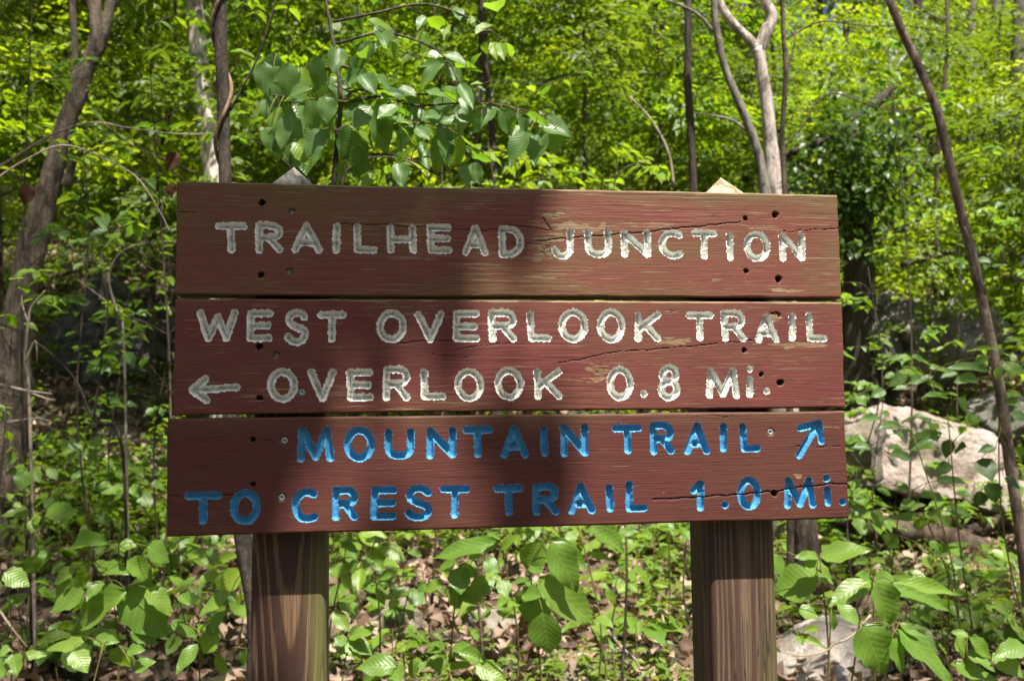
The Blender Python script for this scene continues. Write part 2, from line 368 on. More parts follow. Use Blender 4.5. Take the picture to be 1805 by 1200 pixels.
GLY = {
 'T': [[(0, 1), (1, 1)], [(.5, 1), (.5, 0)]], 'I': [[(.5, 0), (.5, 1)]], 'L': [[(0, 1), (0, 0), (1, 0)]],
 'R': [[(0, 0), (0, 1), (.6, 1)]+arc(.6, .74, .4, .26, 90, -90, 9)+[(0, .48)], [(.5, .48), (1, 0)]],
 'A': [[(0, 0), (.5, 1), (1, 0)], [(.2, .3), (.8, .3)]], 'H': [[(0, 0), (0, 1)], [(1, 0), (1, 1)], [(0, .47), (1, .47)]],
 'E': [[(1, 1), (0, 1), (0, 0), (1, 0)], [(0, .5), (.93, .5)]], 'D': [[(0, 0), (0, 1), (.35, 1)]+arc(.35, .5, .65, .5, 90, -90, 12)+[(0, 0)]],
 'J': [[(1, 1), (1, .35)]+arc(.5, .33, .5, .33, 0, -165, 10)], 'U': [[(0, 1), (0, .35)]+arc(.5, .35, .5, .35, 180, 360, 11)+[(1, 1)]],
 'N': [[(0, 0), (0, 1), (1, 0), (1, 1)]], 'C': [arc(.58, .5, .58, .5, 55, 305, 18)], 'O': [arc(.5, .5, .5, .5, 0, 360, 24)],
 'W': [[(0, 1), (.25, 0), (.52, .85), (.78, 0), (1, 1)]], 'V': [[(0, 1), (.5, 0), (1, 1)]],
 'S': [arc(.5, .76, .46, .24, 20, 200, 9)+[(.2, .58), (.5, .5), (.82, .42)]+arc(.5, .25, .5, .25, 20, -160, 9)],
 'K': [[(0, 0), (0, 1)], [(1, 1), (.05, .38)], [(.35, .6), (1, 0)]], 'M': [[(0, 0), (.08, 1), (.5, .05), (.9, 1), (1, 0)]],
 '0': [arc(.5, .5, .5, .5, 0, 360, 24)], '8': [arc(.5, .77, .42, .23, 0, 360, 16), arc(.5, .27, .5, .27, 0, 360, 18)],
 '1': [[(0, .72), (.62, 1), (.62, 0)]], '.': [[(.5, .5), (.5, .5)]], 'dot': [[(.5, .5), (.5, .5)]]}
ROWS = [  # board, colour, list of (glyph, crop, x0, x1, y0, y1)
 (0, 'white', [('T','A',255,415,263,418),('R','A',458,597,258,418),('A','A',638,795,262,418),('I','A',845,888,267,418),('L','A',952,1072,268,418),('H','A',1120,1268,272,418),('E','A',1323,1448,272,420),('A','A',1500,1632,275,430),('D','A',1683,1812,278,440),
   ('J','B',235,347,290,448),('U','B',403,538,292,442),('N','B',585,735,297,438),('C','B',775,905,297,447),('T','B',938,1070,298,447),('I','B',1110,1157,308,453),('O','B',1203,1335,305,460),('N','B',1382,1512,312,458)]),
 (1, 'white', [('W','A',160,370,700,865),('E','A',415,545,702,865),('S','A',603,727,698,882),('T','A',770,917,710,865),('O','A',1068,1220,702,870),('V','A',1262,1412,708,870),('E','A',1453,1587,705,865),('R','A',1632,1774,700,865),
   ('L','B',112,232,710,860),('O','B',270,418,697,867),('O','B',465,607,697,870),('K','B',655,787,710,863),('T','B',912,1052,712,860),('R','B',1090,1213,702,863),('A','B',1258,1380,722,870),('I','B',1430,1465,718,860),('L','B',1517,1622,717,863)]),
 (1, 'white', [('O','A',517,672,997,1168),('V','A',720,868,997,1165),('E','A',918,1052,1000,1160),('R','A',1100,1238,985,1160),('L','A',1290,1418,1000,1155),('O','A',1460,1610,995,1165),('O','A',1662,1809,990,1160),('K','B',148,288,997,1155),
   ('0','B',512,648,985,1160),('.','B',680,722,1102,1145),('8','B',770,885,977,1160),('M','B',1012,1180,990,1150),('I','B',1212,1255,1035,1143),('dot','B',1212,1255,980,1022),('.','B',1297,1340,1090,1132)]),
 (2, 'blue', [('M','C',595,755,103,253),('O','C',798,933,102,252),('U','C',975,1102,112,245),('N','C',1155,1283,103,240),('T','C',1313,1440,100,237),('A','C',1475,1595,95,238),('I','D',153,187,102,228),('N','D',240,360,90,232),
   ('T','D',465,593,92,218),('R','D',627,730,82,222),('A','D',773,885,83,222),('I','D',927,960,87,212),('L','D',1015,1102,85,212)]),
 (2, 'blue', [('T','C',110,272,382,525),('O','C',307,440,373,525),('C','C',573,692,367,517),('R','C',748,860,360,507),('E','C',915,1027,360,503),('S','C',1062,1182,352,510),('T','C',1212,1342,355,497),('T','C',1447,1573,352,485),
   ('R','D',120,233,345,485),('A','D',270,388,345,480),('I','D',437,468,350,472),('L','D',522,615,338,468),('1','D',800,877,332,467),('.','D',932,968,420,457),('0','D',1003,1105,318,462),('M','D',1203,1340,318,455),('I','D',1373,1412,360,447),('dot','D',1370,1405,307,343),('.','D',1440,1475,408,445)])]
ARROWS = [(1, 'white', [[cp('A', 145, 1107), cp('A', 362, 1092)], [cp('A', 205, 1050), cp('A', 140, 1107), cp('A', 212, 1158)]]),
          (2, 'blue', [[cp('D', 1350, 92), cp('D', 1270, 225)], [cp('D', 1275, 108), cp('D', 1355, 88), cp('D', 1365, 165)]])]
HOLES = [(0,'A',490,163,1),(0,'A',642,207,0),(0,'A',485,527,1),(0,'A',627,510,0),(0,'B',1212,243,.8),(0,'B',1362,224,1.1),(0,'B',1215,507,.75),(0,'B',1377,548,1.1),
         (1,'A',475,888,1),(1,'A',563,930,0),(1,'A',480,1145,1),(1,'A',692,1118,2),(1,'B',1205,908,.75),(1,'B',1292,1030,.8),(1,'B',1388,1070,1.1),
         (2,'C',405,157,.8),(2,'C',542,162,2),(2,'C',407,350,.8),(2,'C',530,408,2),(2,'D',1147,125,2),(2,'D',1163,390,1.1)]
CRACKS = [(0,'A',[(62,218),(120,214),(162,209)],.8),(0,'A',[(880,270),(1150,276),(1440,298),(1743,305)],1),(0,'B',[(0,272),(130,288),(230,300)],.9),(0,'B',[(150,355),(360,338),(560,325),(760,305),(960,283),(1185,262)],1.15),
          (0,'B',[(1400,312),(1560,300),(1690,290)],.8),(0,'B',[(130,372),(40,366)],.7),(0,'B',[(190,235),(235,300)],1.1),
          (1,'A',[(1180,872),(1300,856),(1460,862)],.9),(1,'A',[(1460,905),(1600,880),(1743,868)],.7),(1,'B',[(270,970),(400,950),(570,912),(760,900),(900,888),(1260,855)],.9),(1,'A',[(1340,930),(1560,945)],.6),
          (2,'D',[(640,420),(800,408),(1030,392),(1150,383),(1310,360),(1390,348),(1478,350)],1.5),(2,'C',[(40,403),(110,400),(300,396),(380,398)],.8),(2,'C',[(405,157),(500,165)],.8),(2,'B',[(900,1236),(1200,1240)],.5),(2,'D',[(1250,190),(1475,185)],.6)]
BARE = [(0,'B',190,400,62,48,1.),(0,'B',250,228,60,24,.9),(0,'B',330,280,190,26,.75),(0,'B',230,340,90,26,.9),(0,'B',180,440,60,26,.7),(0,'B',720,272,180,16,.6),(0,'B',1300,286,150,16,.6),(0,'B',540,290,90,16,.6),
        (1,'B',475,1015,62,45,.8),(1,'B',1470,880,170,20,.95),(1,'B',850,860,100,18,.85),(1,'B',830,710,45,10,.8),(1,'B',1360,735,50,20,.8),(0,'A',1280,270,150,12,.6),(0,'B',1060,548,26,12,.7),
        (1,'B',300,1060,40,26,.3),(2,'D',1360,100,120,20,.5),(2,'D',1260,315,20,10,.9),(2,'D',685,383,8,6,.9),(0,'B',1430,600,120,12,.8),(0,'B',200,540,110,12,.7)]
GOUGE = [(0,'B',200,392,40,42,1.6),(0,'B',250,230,12,14,1.2),(1,'B',830,712,20,7,3.),(1,'B',1355,722,34,10,5.),(1,'B',1380,735,12,14,4.),(1,'B',470,1020,40,36,.6)]
BOARD = [(-.410, .4444, .1392, 0.), (-.4104, .4448, -.005, -.1449), (-.4164, .4436, -.1493, -.2893)]
HW = .0045
sign = thing('trail_sign', 'weathered red three-board trail sign with routed white and blue lettering on two posts', 'trail sign')
sign.matrix_basis = SM
def segd(Xg, Zg, pts):
    d = np.full(Xg.shape, 1e9)
    for (ax, az), (bx, bz) in zip(pts[:-1], pts[1:]):
        vx, vz = bx-ax, bz-az; L = vx*vx+vz*vz
        t = np.clip(((Xg-ax)*vx+(Zg-az)*vz)/L, 0, 1) if L > 1e-12 else 0.
        d = np.minimum(d, np.hypot(Xg-ax-t*vx, Zg-az-t*vz))
    return d
H0 = .001
for bi, (xa, xb, z1, z0) in enumerate(BOARD):
    nx = int(round((xb-xa)/H0)); nz = int(round((z1-z0)/H0))
    gx1 = np.linspace(xa, xb, nx+1); gz1 = np.linspace(z0, z1, nz+1)
    Xg, Zg = np.meshgrid(gx1, gz1, indexing='ij')
    glyphs = []
    for (b, colr, row) in ROWS:
        if b != bi: continue
        for (g, c, x0, x1, y0, y1) in row:
            pa = cp(c, x0, (y0+y1)/2); pb = cp(c, x1, (y0+y1)/2); pt = cp(c, (x0+x1)/2, y0); pd = cp(c, (x0+x1)/2, y1)
            ua = sloc(*pa)[0]+HW; ub = sloc(*pb)[0]-HW; vt = sloc(*pt)[1]-HW; vd = sloc(*pd)[1]+HW
            if ub < ua: ua = ub = (ua+ub)/2
            if vt < vd: vt = vd = (vt+vd)/2
            sl = random.uniform(-.035, .035)
            st = []
            for line in GLY[g]:
                st.append([(ua+(ub-ua)*px_+sl*(vt-vd)*(py_-.5), vd+(vt-vd)*py_+random.uniform(-.0005, .0005)) for px_, py_ in line])
            glyphs.append((g, colr, st))
    for (b, colr, lines) in ARROWS:
        if b == bi: glyphs.append(('arrow', colr, [[sloc(*q) for q in l] for l in lines]))
    gid = np.full(Xg.shape, -1); D = np.full(Xg.shape, 1.)
    wob = (fbm(Xg*420+bi*50, Zg*420, 3)-.5)
    wamp = .0019 if bi < 2 else .0009
    for k, (g, colr, st) in enumerate(glyphs):
        allp = [q for l in st for q in l]; mx0 = min(q[0] for q in allp)-.01; mx1 = max(q[0] for q in allp)+.01; mz0 = min(q[1] for q in allp)-.01; mz1 = max(q[1] for q in allp)+.01
        a0, a1 = np.searchsorted(gx1, [mx0, mx1]); c0, c1 = np.searchsorted(gz1, [mz0, mz1]); s = (slice(a0, a1), slice(c0, c1))
        d = np.full(Xg[s].shape, 1e9)
        for l in st: d = np.minimum(d, segd(Xg[s], Zg[s], l))
        up = d < D[s]; D[s] = np.where(up, d, D[s]); gid[s] = np.where(up, k, gid[s])
    hw = HW*(.98 if bi < 2 else 1.02)+wob*wamp
    sdf = D-hw                                      # <0 inside a groove
    # snap grid vertices to the outline
    gxn, gzn = np.gradient(sdf, gx1, gz1); gl = np.hypot(gxn, gzn)+1e-9
    near = (np.abs(sdf) < .55*H0) & (gl > .4) & (gl < 2.5)
    Xs = Xg-np.where(near, sdf*gxn/gl**2, 0); Zs = Zg-np.where(near, sdf*gzn/gl**2, 0); sdf2 = np.where(near, 0., sdf)
    Xs[0] = xa; Xs[-1] = xb; Zs[:, 0] = z0; Zs[:, -1] = z1
    tt = np.clip(-sdf2/HW, 0, 1)
    depth = .0078*np.sqrt(np.clip(1-(1-tt)**2.2, 0, 1))*(tt > 0)
    chat = (fbm(Xg*600, Zg*600+90, 2)-.5)*(.0018 if bi < 2 else .0006)*(tt > .12)
    depth = depth+chat*np.clip(tt*2, 0, 1)
    # weathered face relief
    Yv = depth+(fbm(Xg*14+bi*31, Zg*330, 3)-.5)*(.0007 if bi < 2 else .00035)+(fbm(Xg*5, Zg*8+bi*9, 2)-.5)*.0012
    dark = np.zeros(Xg.shape); wearm = np.zeros(Xg.shape)
    for (b, c, x, y, r) in HOLES:
        if b != bi: continue
        cx_, cz_ = sloc(*cp(c, x, y)); rr = .0040*max(r, .8) if r != 2 else .0050
        if r == 0: rr = .0038
        dd = np.hypot(Xg-cx_, Zg-cz_)+(fbm(Xg*500+x, Zg*500, 2)-.5)*.0026*(r != 2)
        ins = np.clip((rr-dd)/.0012, 0, 1); dp = .0026 if r == 2 else (.006 if r == 0 else .013)
        Yv = np.maximum(Yv, ins*dp); dark = np.maximum(dark, np.clip((rr*1.05-dd)/.0016, 0, 1)*(.55 if r in (0, 2) else .95)); wearm = np.maximum(wearm, np.clip(1.3-dd/rr*.75, 0, .5))
    for (b, c, pts, wd) in CRACKS:
        if b != bi: continue
        P = [sloc(*cp(c, *q)) for q in pts]
        Zq = Zg+(fbm(Xg*90+3, Zg*0+bi, 3)-.5)*.0035
        d = segd(Xg, Zq, P); w_ = .0005*wd
        Yv = Yv+.0025*wd*np.clip(1-d/w_, 0, 1)**.5; dark = np.maximum(dark, np.clip(1.35-d/w_, 0, 1)*min(.9, .45+.3*wd))
    for (b, c, x, y, rx, ry, a) in BARE:
        if b != bi: continue
        s_ = CROP[c][2]; cx_, cz_ = sloc(*cp(c, x, y)); q = np.hypot((Xg-cx_)/(rx/s_*.00073), (Zg-cz_)/(ry/s_*.00073))
        wearm = np.maximum(wearm, a*.93*np.clip(1.35-q+(fbm(Xg*90, Zg*330, 4)-.5)*2.6, 0, 1))
    for (b, c, x, y, rx, ry, dp) in GOUGE:
        if b != bi: continue
        s_ = CROP[c][2]; cx_, cz_ = sloc(*cp(c, x, y)); q = np.hypot((Xg-cx_)/(rx/s_*.00073), (Zg-cz_)/(ry/s_*.00073))
        nn = fbm(Xg*260+q*2, Zg*260-q*3, 3); k = np.clip(1.2-q, 0, 1)*np.clip((nn-.42)*5, 0, 1)
        Yv = Yv+k*dp*.001; dark = np.maximum(dark, np.clip(k*1.1, 0, 1)*min(1, .35+dp*.25))
    ez = np.minimum(Zg-z0, z1-Zg); ex = np.minimum(Xg-xa, xb-Xg); e = np.minimum(ez, ex)
    er = .0022+(fbm(Xg*60+bi*7, Zg*60, 3)-.5)*.0025
    k = np.clip(1-e/np.maximum(er, .0006), 0, 1); Yv = Yv+.0024*k**2
    edge = np.clip(1-(z1-Zg)/.022+(fbm(Xg*20, Zg*60, 3)-.5)*1.4, 0, 1)*(.9 if bi == 0 else .45)+np.clip(1-(Zg-z0)/.02+(fbm(Xg*14+5, Zg*60, 3)-.5)*1.6, 0, 1)*(.4 if bi == 0 else .1)
    wearm = np.maximum(wearm, np.clip(1.1-(z1-Zg)/.0035+(fbm(Xg*50, Zg*10, 2)-.5), 0, 1)*(.8 if bi < 2 else .35))
    Xv, Zv = Xs.copy(), Zs.copy()
    # slightly uneven board outline
    Zv = Zv+(fbm(Xg*9+bi*3, Zg*0+2, 3)-.5)*.0022*np.clip((np.abs(Zg-(z0+z1)/2)/((z1-z0)/2))**6, 0, 1)
    Xv = Xv+(fbm(Zg*40+bi*3, Xg*0+2, 3)-.5)*.0025*np.clip((np.abs(Xg-(xa+xb)/2)/((xb-xa)/2))**40, 0, 1)
    org = np.array([(xa+xb)/2, 0, (z0+z1)/2])
    V = np.stack([Xv, Yv, Zv], 2).reshape(-1, 3)-org
    ii, jj = np.meshgrid(np.arange(nx), np.arange(nz), indexing='ij'); ii = ii.ravel(); jj = jj.ravel(); st = nz+1
    Fq = np.stack([ii*st+jj, (ii+1)*st+jj, (ii+1)*st+jj+1, ii*st+jj+1], 1)
    sc = sdf2.reshape(-1)[Fq].mean(1); gidf = gid.reshape(-1)
    fg = gidf[Fq].max(1); inside = sc < (.0004+(fbm(Xg*700+7, Zg*700+3, 2).reshape(-1)[Fq].mean(1)-.5)*(.0015 if bi < 2 else .0008))
    bf = Fq[~inside]
    # sides and back
    ring = list(range(0, nx*st+1, st))+[nx*st+j for j in range(1, nz+1)]+[i_*st+nz for i_ in range(nx-1, -1, -1)]+[j for j in range(nz-1, 0, -1)]
    ring = np.array(ring); nb = len(V); back = V[ring].copy(); back[:, 1] = .038; mid_ = V[ring].copy()
    V2 = np.concatenate([V, mid_, back]); m_ = len(ring); a = np.arange(m_); b_ = (a+1) % m_
    side = np.stack([nb+b_, nb+a, nb+m_+a, nb+m_+b_], 1)
    cidx = len(V2); V2 = np.concatenate([V2, [[0, .038, 0]]])
    backf = np.stack([nb+m_+b_, nb+m_+a, np.full(m_, cidx)], 1)
    pad = lambda arr, v_=0.: np.concatenate([arr.reshape(-1), np.full(2*m_+1, v_)])
    atd = {'wear': pad(wearm), 'dark': pad(dark), 'edge': pad(edge, .6)}
    me = mesh_np('board', V2, [bf, side, backf], [M['b%d' % (bi+1)]], True, attrs=atd)
    bo = put('board', me, sign, loc=tuple(org)); bo['label'] = ['top board reading TRAILHEAD JUNCTION in white', 'middle board reading WEST OVERLOOK TRAIL and OVERLOOK 0.8 Mi. in white', 'lower board reading MOUNTAIN TRAIL TO CREST TRAIL 1.0 Mi. in blue'][bi]
    for k, (g, colr, stk) in enumerate(glyphs):
        ff = Fq[inside & (fg == k)]
        if not len(ff): continue
        un, inv = np.unique(ff.ravel(), return_inverse=True); Vl = V[un]; c_ = Vl.mean(0)
        nm = 'arrow' if g == 'arrow' else ('period' if g in ('.', 'dot') else ('digit' if g in '0818' else 'letter'))
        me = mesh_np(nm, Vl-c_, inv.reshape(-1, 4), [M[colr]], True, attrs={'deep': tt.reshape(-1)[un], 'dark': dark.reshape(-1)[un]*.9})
        lo = put(nm, me, bo, loc=tuple(c_))
        if g in ('.', 'dot'): lo['label'] = f'{colr} routed dot'
        elif g == 'arrow': lo['label'] = 'white routed arrow pointing left' if colr == 'white' else 'blue routed arrow pointing up and right'
        else: lo['label'] = f'{colr} routed {"figure" if nm == "digit" else "letter"} {g}'
    # screws
    for (b, c, x, y, r) in HOLES:
        if b != bi or r not in (0, 2): continue
        cx_, cz_ = sloc(*cp(c, x, y)); ns = 16; rr = .0043 if r == 2 else .0031; dp = .0006 if r == 2 else .0032
        prof = [(0., dp+.0018), (rr*.36, dp+.0018), (rr*.42, dp+.0002), (rr*.8, dp), (rr, dp+.0008), (rr*.9, dp+.004)]
        Vs = np.array([(q*math.cos(t_), d_, q*math.sin(t_)) for q, d_ in prof for t_ in np.linspace(0, 2*PI, ns, endpoint=False)])
        fs = np.array([(p_*ns+t_, p_*ns+(t_+1) % ns, (p_+1)*ns+(t_+1) % ns, (p_+1)*ns+t_) for p_ in range(len(prof)-1) for t_ in range(ns)])
        put('screw', mesh_np('screw', Vs, fs, [M['steel']]), bo, loc=(cx_-org[0], 0, cz_-org[2]))

def make_post(xl, xr, mat, lab, apx):
    w2 = (xr-xl)/2; dpt = .089; y0 = .0385; bv = .006; cx_ = (xl+xr)/2; zb = -1.5; zt = sloc(*apx, .083)[1]-.026
    ring = [(-w2+bv, 0), (w2-bv, 0), (w2-.4*bv, .4*bv), (w2, bv), (w2, dpt-bv), (w2-bv, dpt), (-w2+bv, dpt), (-w2, dpt-bv), (-w2, bv), (-w2+.4*bv, .4*bv)]
    V = []; zs = np.linspace(zb, zt-.022, 28)
    for z in zs:
        wv = (mnoise.noise(Vector((cx_*9, 1, z*3))))*.0012
        for (x, y) in ring: V.append((x+wv, y-dpt/2, z))
    n_ = len(ring); fc = [(i*n_+j, i*n_+(j+1) % n_, (i+1)*n_+(j+1) % n_, (i+1)*n_+j) for i in range(len(zs)-1) for j in range(n_)]
    ap = len(V); V.append((0, 0, zt+.026)); tr = [((len(zs)-1)*n_+j, (len(zs)-1)*n_+(j+1) % n_, ap) for j in range(n_)]
    me = mesh_np('post', np.array(V), [np.array(fc), np.array(tr)], [mat, M['end_l' if cx_ < 0 else 'end_r']], False)
    for p_ in me.polygons:
        if len(p_.vertices) == 3: p_.material_index = 1
    o = put('post', me, sign, loc=(cx_, y0+dpt/2, 0)); o['label'] = lab
xl1 = sloc(442.5, 1000, .0385)[0]; xr2 = sloc(1367.5, 1000, .0385)[0]
make_post(xl1, xl1+.091, M['post_l'], 'brown square post with grain streaks and pyramid top, under the left half', (523, 295))
make_post(xr2-.090, xr2, M['post_r'], 'greyish square post with pyramid top, under the right half', (1268, 313))

# ------------------------------------------------------------------ leaf templates
def leaf_mesh(name, mat, wid=.5, nl=7, nw=4, fold=.18, droop=.25, twist=0, ser=.0, peak=.42, wave=.03, curl=0., seed=0):
    rs = np.random.default_rng(seed); V = []; UV = []
    for i in range(nl+1):
        t = i/nl
        ww = wid/2*(math.sin(PI*t**(math.log(.5)/math.log(peak))))**.8 if 0 < t < 1 else .004
        if t > .75: ww *= 1-.35*((t-.75)/.25)
        if ser and 0 < i < nl: ww *= 1+ser*(1 if i % 2 else -1)
        for j in range(nw+1):
            s = j/nw*2-1; x = s*ww
            z = abs(s)*ww*fold*2-droop*t*t*.5+wave*math.sin(t*11+s*2+seed)*abs(s)+curl*abs(s)**2*.3
            z += x*twist*t
            y = t*(1-.12*droop*t)
            V.append((x, y+(rs.random()-.5)*.01, z)); UV.append((s*.5*ww/(wid/2)+.5, t))
    f = [(i*(nw+1)+j, i*(nw+1)+j+1, (i+1)*(nw+1)+j+1, (i+1)*(nw+1)+j) for i in range(nl) for j in range(nw)]
    return mesh_np(name, np.array(V), np.array(f), [mat], True, uv=np.array(UV), tint=np.full(len(V), rs.random()))
LF = {}
for k, mat, wd, dr, pk, ser in (('elm', 'elm', .56, .22, .42, .03), ('ivy', 'ivy', .62, .30, .36, .07), ('lime', 'lime', .48, .25, .45, .04), ('oval', 'ivy', .85, .18, .45, .0), ('long', 'ivy', .36, .30, .42, .02), ('ivyd', 'dark_ivy', .8, .2, .35, .05)):
    LF[k] = [leaf_mesh('leaf', M[mat], wd*random.uniform(.92, 1.08), 8, 4, random.uniform(.05, .3), dr*random.uniform(.4, 1.8), random.uniform(-.4, .4), ser, pk, random.uniform(.015, .05), 0, s) for s in range(7)]
def leaf_unit_w(k): return {'elm': .56, 'ivy': .62, 'lime': .48, 'oval': .85, 'long': .36, 'ivyd': .8}[k]
def orient(base, tip, nrm, width=None, kind='ivy', roll=0):
    d = (tip-base); L = d.length; d.normalize()
    n_ = nrm-d*nrm.dot(d)
    if n_.length < .05: n_ = Vector((0, -1, .2))-d*Vector((0, -1, .2)).dot(d)
    n_.normalize(); n_ = Matrix.Rotation(roll, 3, d) @ n_; s = d.cross(n_)
    wsc = L if width is None else width/leaf_unit_w(kind)
    m = Matrix(((s.x*wsc, d.x*L, n_.x*L, base.x), (s.y*wsc, d.y*L, n_.y*L, base.y), (s.z*wsc, d.z*L, n_.z*L, base.z), (0, 0, 0, 1)))
    return m
def add_leaf(parent, kind, base, tip, nrm=None, width=None, roll=0):
    if nrm is None: nrm = Vector((random.uniform(-.25, .25), -.55, .8))
    o = bpy.data.objects.new('leaf', random.choice(LF[kind])); C.objects.link(o)
    o.matrix_basis = Matrix.Translation(-parent.location) @ orient(base, tip, nrm, width, kind, roll)
    o.parent = parent; return o

# flat-shaded small leaf template for masses: six points, folded on the midrib
LOW_V = np.array([(0, 0, 0), (-.26, .38, .07), (0, .42, -.02), (.26, .38, .07), (-.17, .74, .03), (.17, .74, .03), (0, 1., -.14)])
LOW_Q = np.array([(0, 2, 1, 1), (0, 3, 2, 2)])
LOW_T = np.array([(0, 2, 1), (0, 3, 2), (1, 2, 4), (2, 3, 5), (2, 6, 4), (2, 5, 6)])
def leaf_cloud(P, Dr, Nn, S, tint, wid=1.):
    """P (n,3) base points, Dr directions, Nn normals, S sizes -> vertices, triangles, tint"""
    Dr = Dr/(np.linalg.norm(Dr, axis=1)[:, None]+1e-9); Nn = Nn-Dr*np.sum(Nn*Dr, 1)[:, None]; Nn /= np.linalg.norm(Nn, axis=1)[:, None]+1e-9
    Sd = np.cross(Dr, Nn); n = len(P)
    L = LOW_V[None]*S[:, None, None]
    V = P[:, None]+L[..., 0:1]*wid*Sd[:, None]+L[..., 1:2]*Dr[:, None]+L[..., 2:3]*Nn[:, None]
    T = LOW_T[None]+(np.arange(n)*7)[:, None, None]
    return V.reshape(-1, 3), T.reshape(-1, 3), np.repeat(tint, 7)
def sprays(rs, centres, outdir, n_each, size, leaf, tilt=.35, jit=.35):
    """flat leafy sprays: returns arrays for leaf_cloud"""
    m = len(centres); N_ = np.stack([rs.normal(0, tilt, m), rs.normal(0, tilt, m)-.15, np.ones(m)], 1); N_ /= np.linalg.norm(N_, axis=1)[:, None]
    A = outdir-N_*np.sum(outdir*N_, 1)[:, None]; A /= np.linalg.norm(A, axis=1)[:, None]+1e-9; B = np.cross(N_, A)
    k = n_each; t = rs.random((m, k)); sd = rs.choice([-1, 1], (m, k)); br = rs.random((m, k))
    off = sd*br*.55*(1-t*.5)
    P = centres[:, None]+A[:, None]*(t-.3)[..., None]*size+B[:, None]*off[..., None]*size*.8
    P = P-np.array([0, 0, 1])*(t**2*size*.22)[..., None]+N_[:, None]*rs.normal(0, .05*size, (m, k))[..., None]
    Dd = A[:, None]*(.5+rs.random((m, k)))[..., None]+B[:, None]*(sd*(.5+rs.random((m, k))))[..., None]-np.array([0, 0, 1.])*(.15+.5*rs.random((m, k)))[..., None]
    Nl = N_[:, None]+rs.normal(0, jit, (m, k, 3))
    tn = np.repeat(rs.random(m), k)*.75+rs.random(m*k)*.25
    return P.reshape(-1, 3), Dd.reshape(-1, 3), Nl.reshape(-1, 3), leaf*rs.uniform(.6, 1.25, m*k), tn
def crown_mesh(seed, shape, nspray, k, size, leaf, mat):
    rs = np.random.default_rng(seed)
    # clump centres first, then sprays around them, so that the crown has masses and gaps
    nc = max(6, nspray//9); c = rs.normal(0, 1, (nc, 3)); c /= np.linalg.norm(c, axis=1)[:, None]; c *= (rs.random(nc)**.38)[:, None]; c[:, 2] = c[:, 2]
    c = c*np.array(shape)
    pick = rs.integers(0, nc, nspray); r_ = min(shape)*.42
    P = c[pick]+rs.normal(0, r_*.5, (nspray, 3))*np.array([1, 1, .6])
    out = P*np.array([1, 1, .2])+rs.normal(0, .3, P.shape)
    a = sprays(rs, P, out, k, size, leaf); V, T, tn = leaf_cloud(*a)
    return mesh_np('crown', V, T, [mat], False, tint=tn)
CR = {}
CR['bush'] = [crown_mesh(10+i, (1., 1., .85), 130, 26, .34, .068, M[m_]) for i, m_ in enumerate(('far1', 'far3', 'far2', 'far2'))]
CR['mid'] = [crown_mesh(20+i, (1.7, 1.7, 1.9), 300, 26, .5, .075, M[m_]) for i, m_ in enumerate(('far1', 'far3', 'far2', 'far2'))]
CR['tall'] = [crown_mesh(30+i, (2.6, 2.6, 5.2), 620, 24, .8, .10, M[m_]) for i, m_ in enumerate(('far1', 'far3', 'far2', 'far2'))]

# ------------------------------------------------------------------ trunks seen one by one (photo pixels at a depth)
def px_line(pts, Y):
    out = []
    for q in pts:
        y = q[2] if len(q) > 2 else Y
        out.append(np.array(at(q[0], q[1], y)))
    return out
def root_to(P, bury=.1):
    """extend a trunk line down to the ground below its first point"""
    p = P[0]; z = float(gz(p[0], p[1])); q = P[1] if len(P) > 1 else p
    if p[2]-z > .05:
        k = min((p[2]-z)*.25, .15); dx = np.clip((p[0]-q[0])*.4, -k, k)
        return [np.array([p[0]+dx, p[1], z-bury])]+P
    return P
def trunk_tree(name, lab, cat, trunk, rad, mat, limbs=(), sides=12, rough=.10, group=None, limb_mats=None, rooted=True):
    if rooted: trunk = root_to(trunk); rad = [rad[0]*1.12]+list(rad) if len(rad) == len(trunk)-1 else rad
    base = Vector(trunk[0]); t = thing(name, lab, cat, tuple(base), group)
    MB().tube(trunk, rad, sides, rough, 7, seed=len(lab)).build('trunk', mat, t, base)
    for q, (P, r) in enumerate(limbs):
        MB().tube(P, r, 7, rough*.7, 6, seed=q).build('limb' if r[0] > .012 else 'branch', (limb_mats or {}).get(q, mat), t, base)
    return t
def r_at(wpx, Y): return wpx/2/F*Y

Y = 4.3
big_left = trunk_tree('gnarled_tree', 'thick crooked tree with shaggy brown bark leaning beside the far left edge', 'tree',
    px_line([(0, 760), (22, 620), (42, 500), (70, 390), (95, 300), (118, 215), (150, 130), (168, 60), (160, -40)], Y), [r_at(x, Y) for x in (84, 66, 50, 42, 38, 30, 28, 23, 20)], M['bark_brown'],
    [(px_line([(150, 120), (175, 85), (190, 30), (205, -50)], Y), [r_at(20, Y), r_at(22, Y), r_at(20, Y), r_at(18, Y)]),
     (px_line([(130, 160), (132, 90), (126, 0), (120, -60)], Y), [r_at(13, Y), r_at(13, Y), r_at(12, Y), r_at(10, Y)]),
     (px_line([(115, 330), (128, 290), (150, 260)], Y), [r_at(20, Y), r_at(12, Y), r_at(6, Y)])], 18, .24)
Y = 5.2
pale_left = trunk_tree('pale_tree', 'pale pinkish trunk standing behind the dark vine-wrapped sapling', 'tree',
    px_line([(392, 560), (385, 420), (378, 320), (366, 220), (352, 110), (343, 0), (338, -60)], Y), [r_at(x, Y) for x in (44, 40, 36, 34, 32, 30, 28)], M['bark_pale'], [], 12, .10)
Y = 2.05
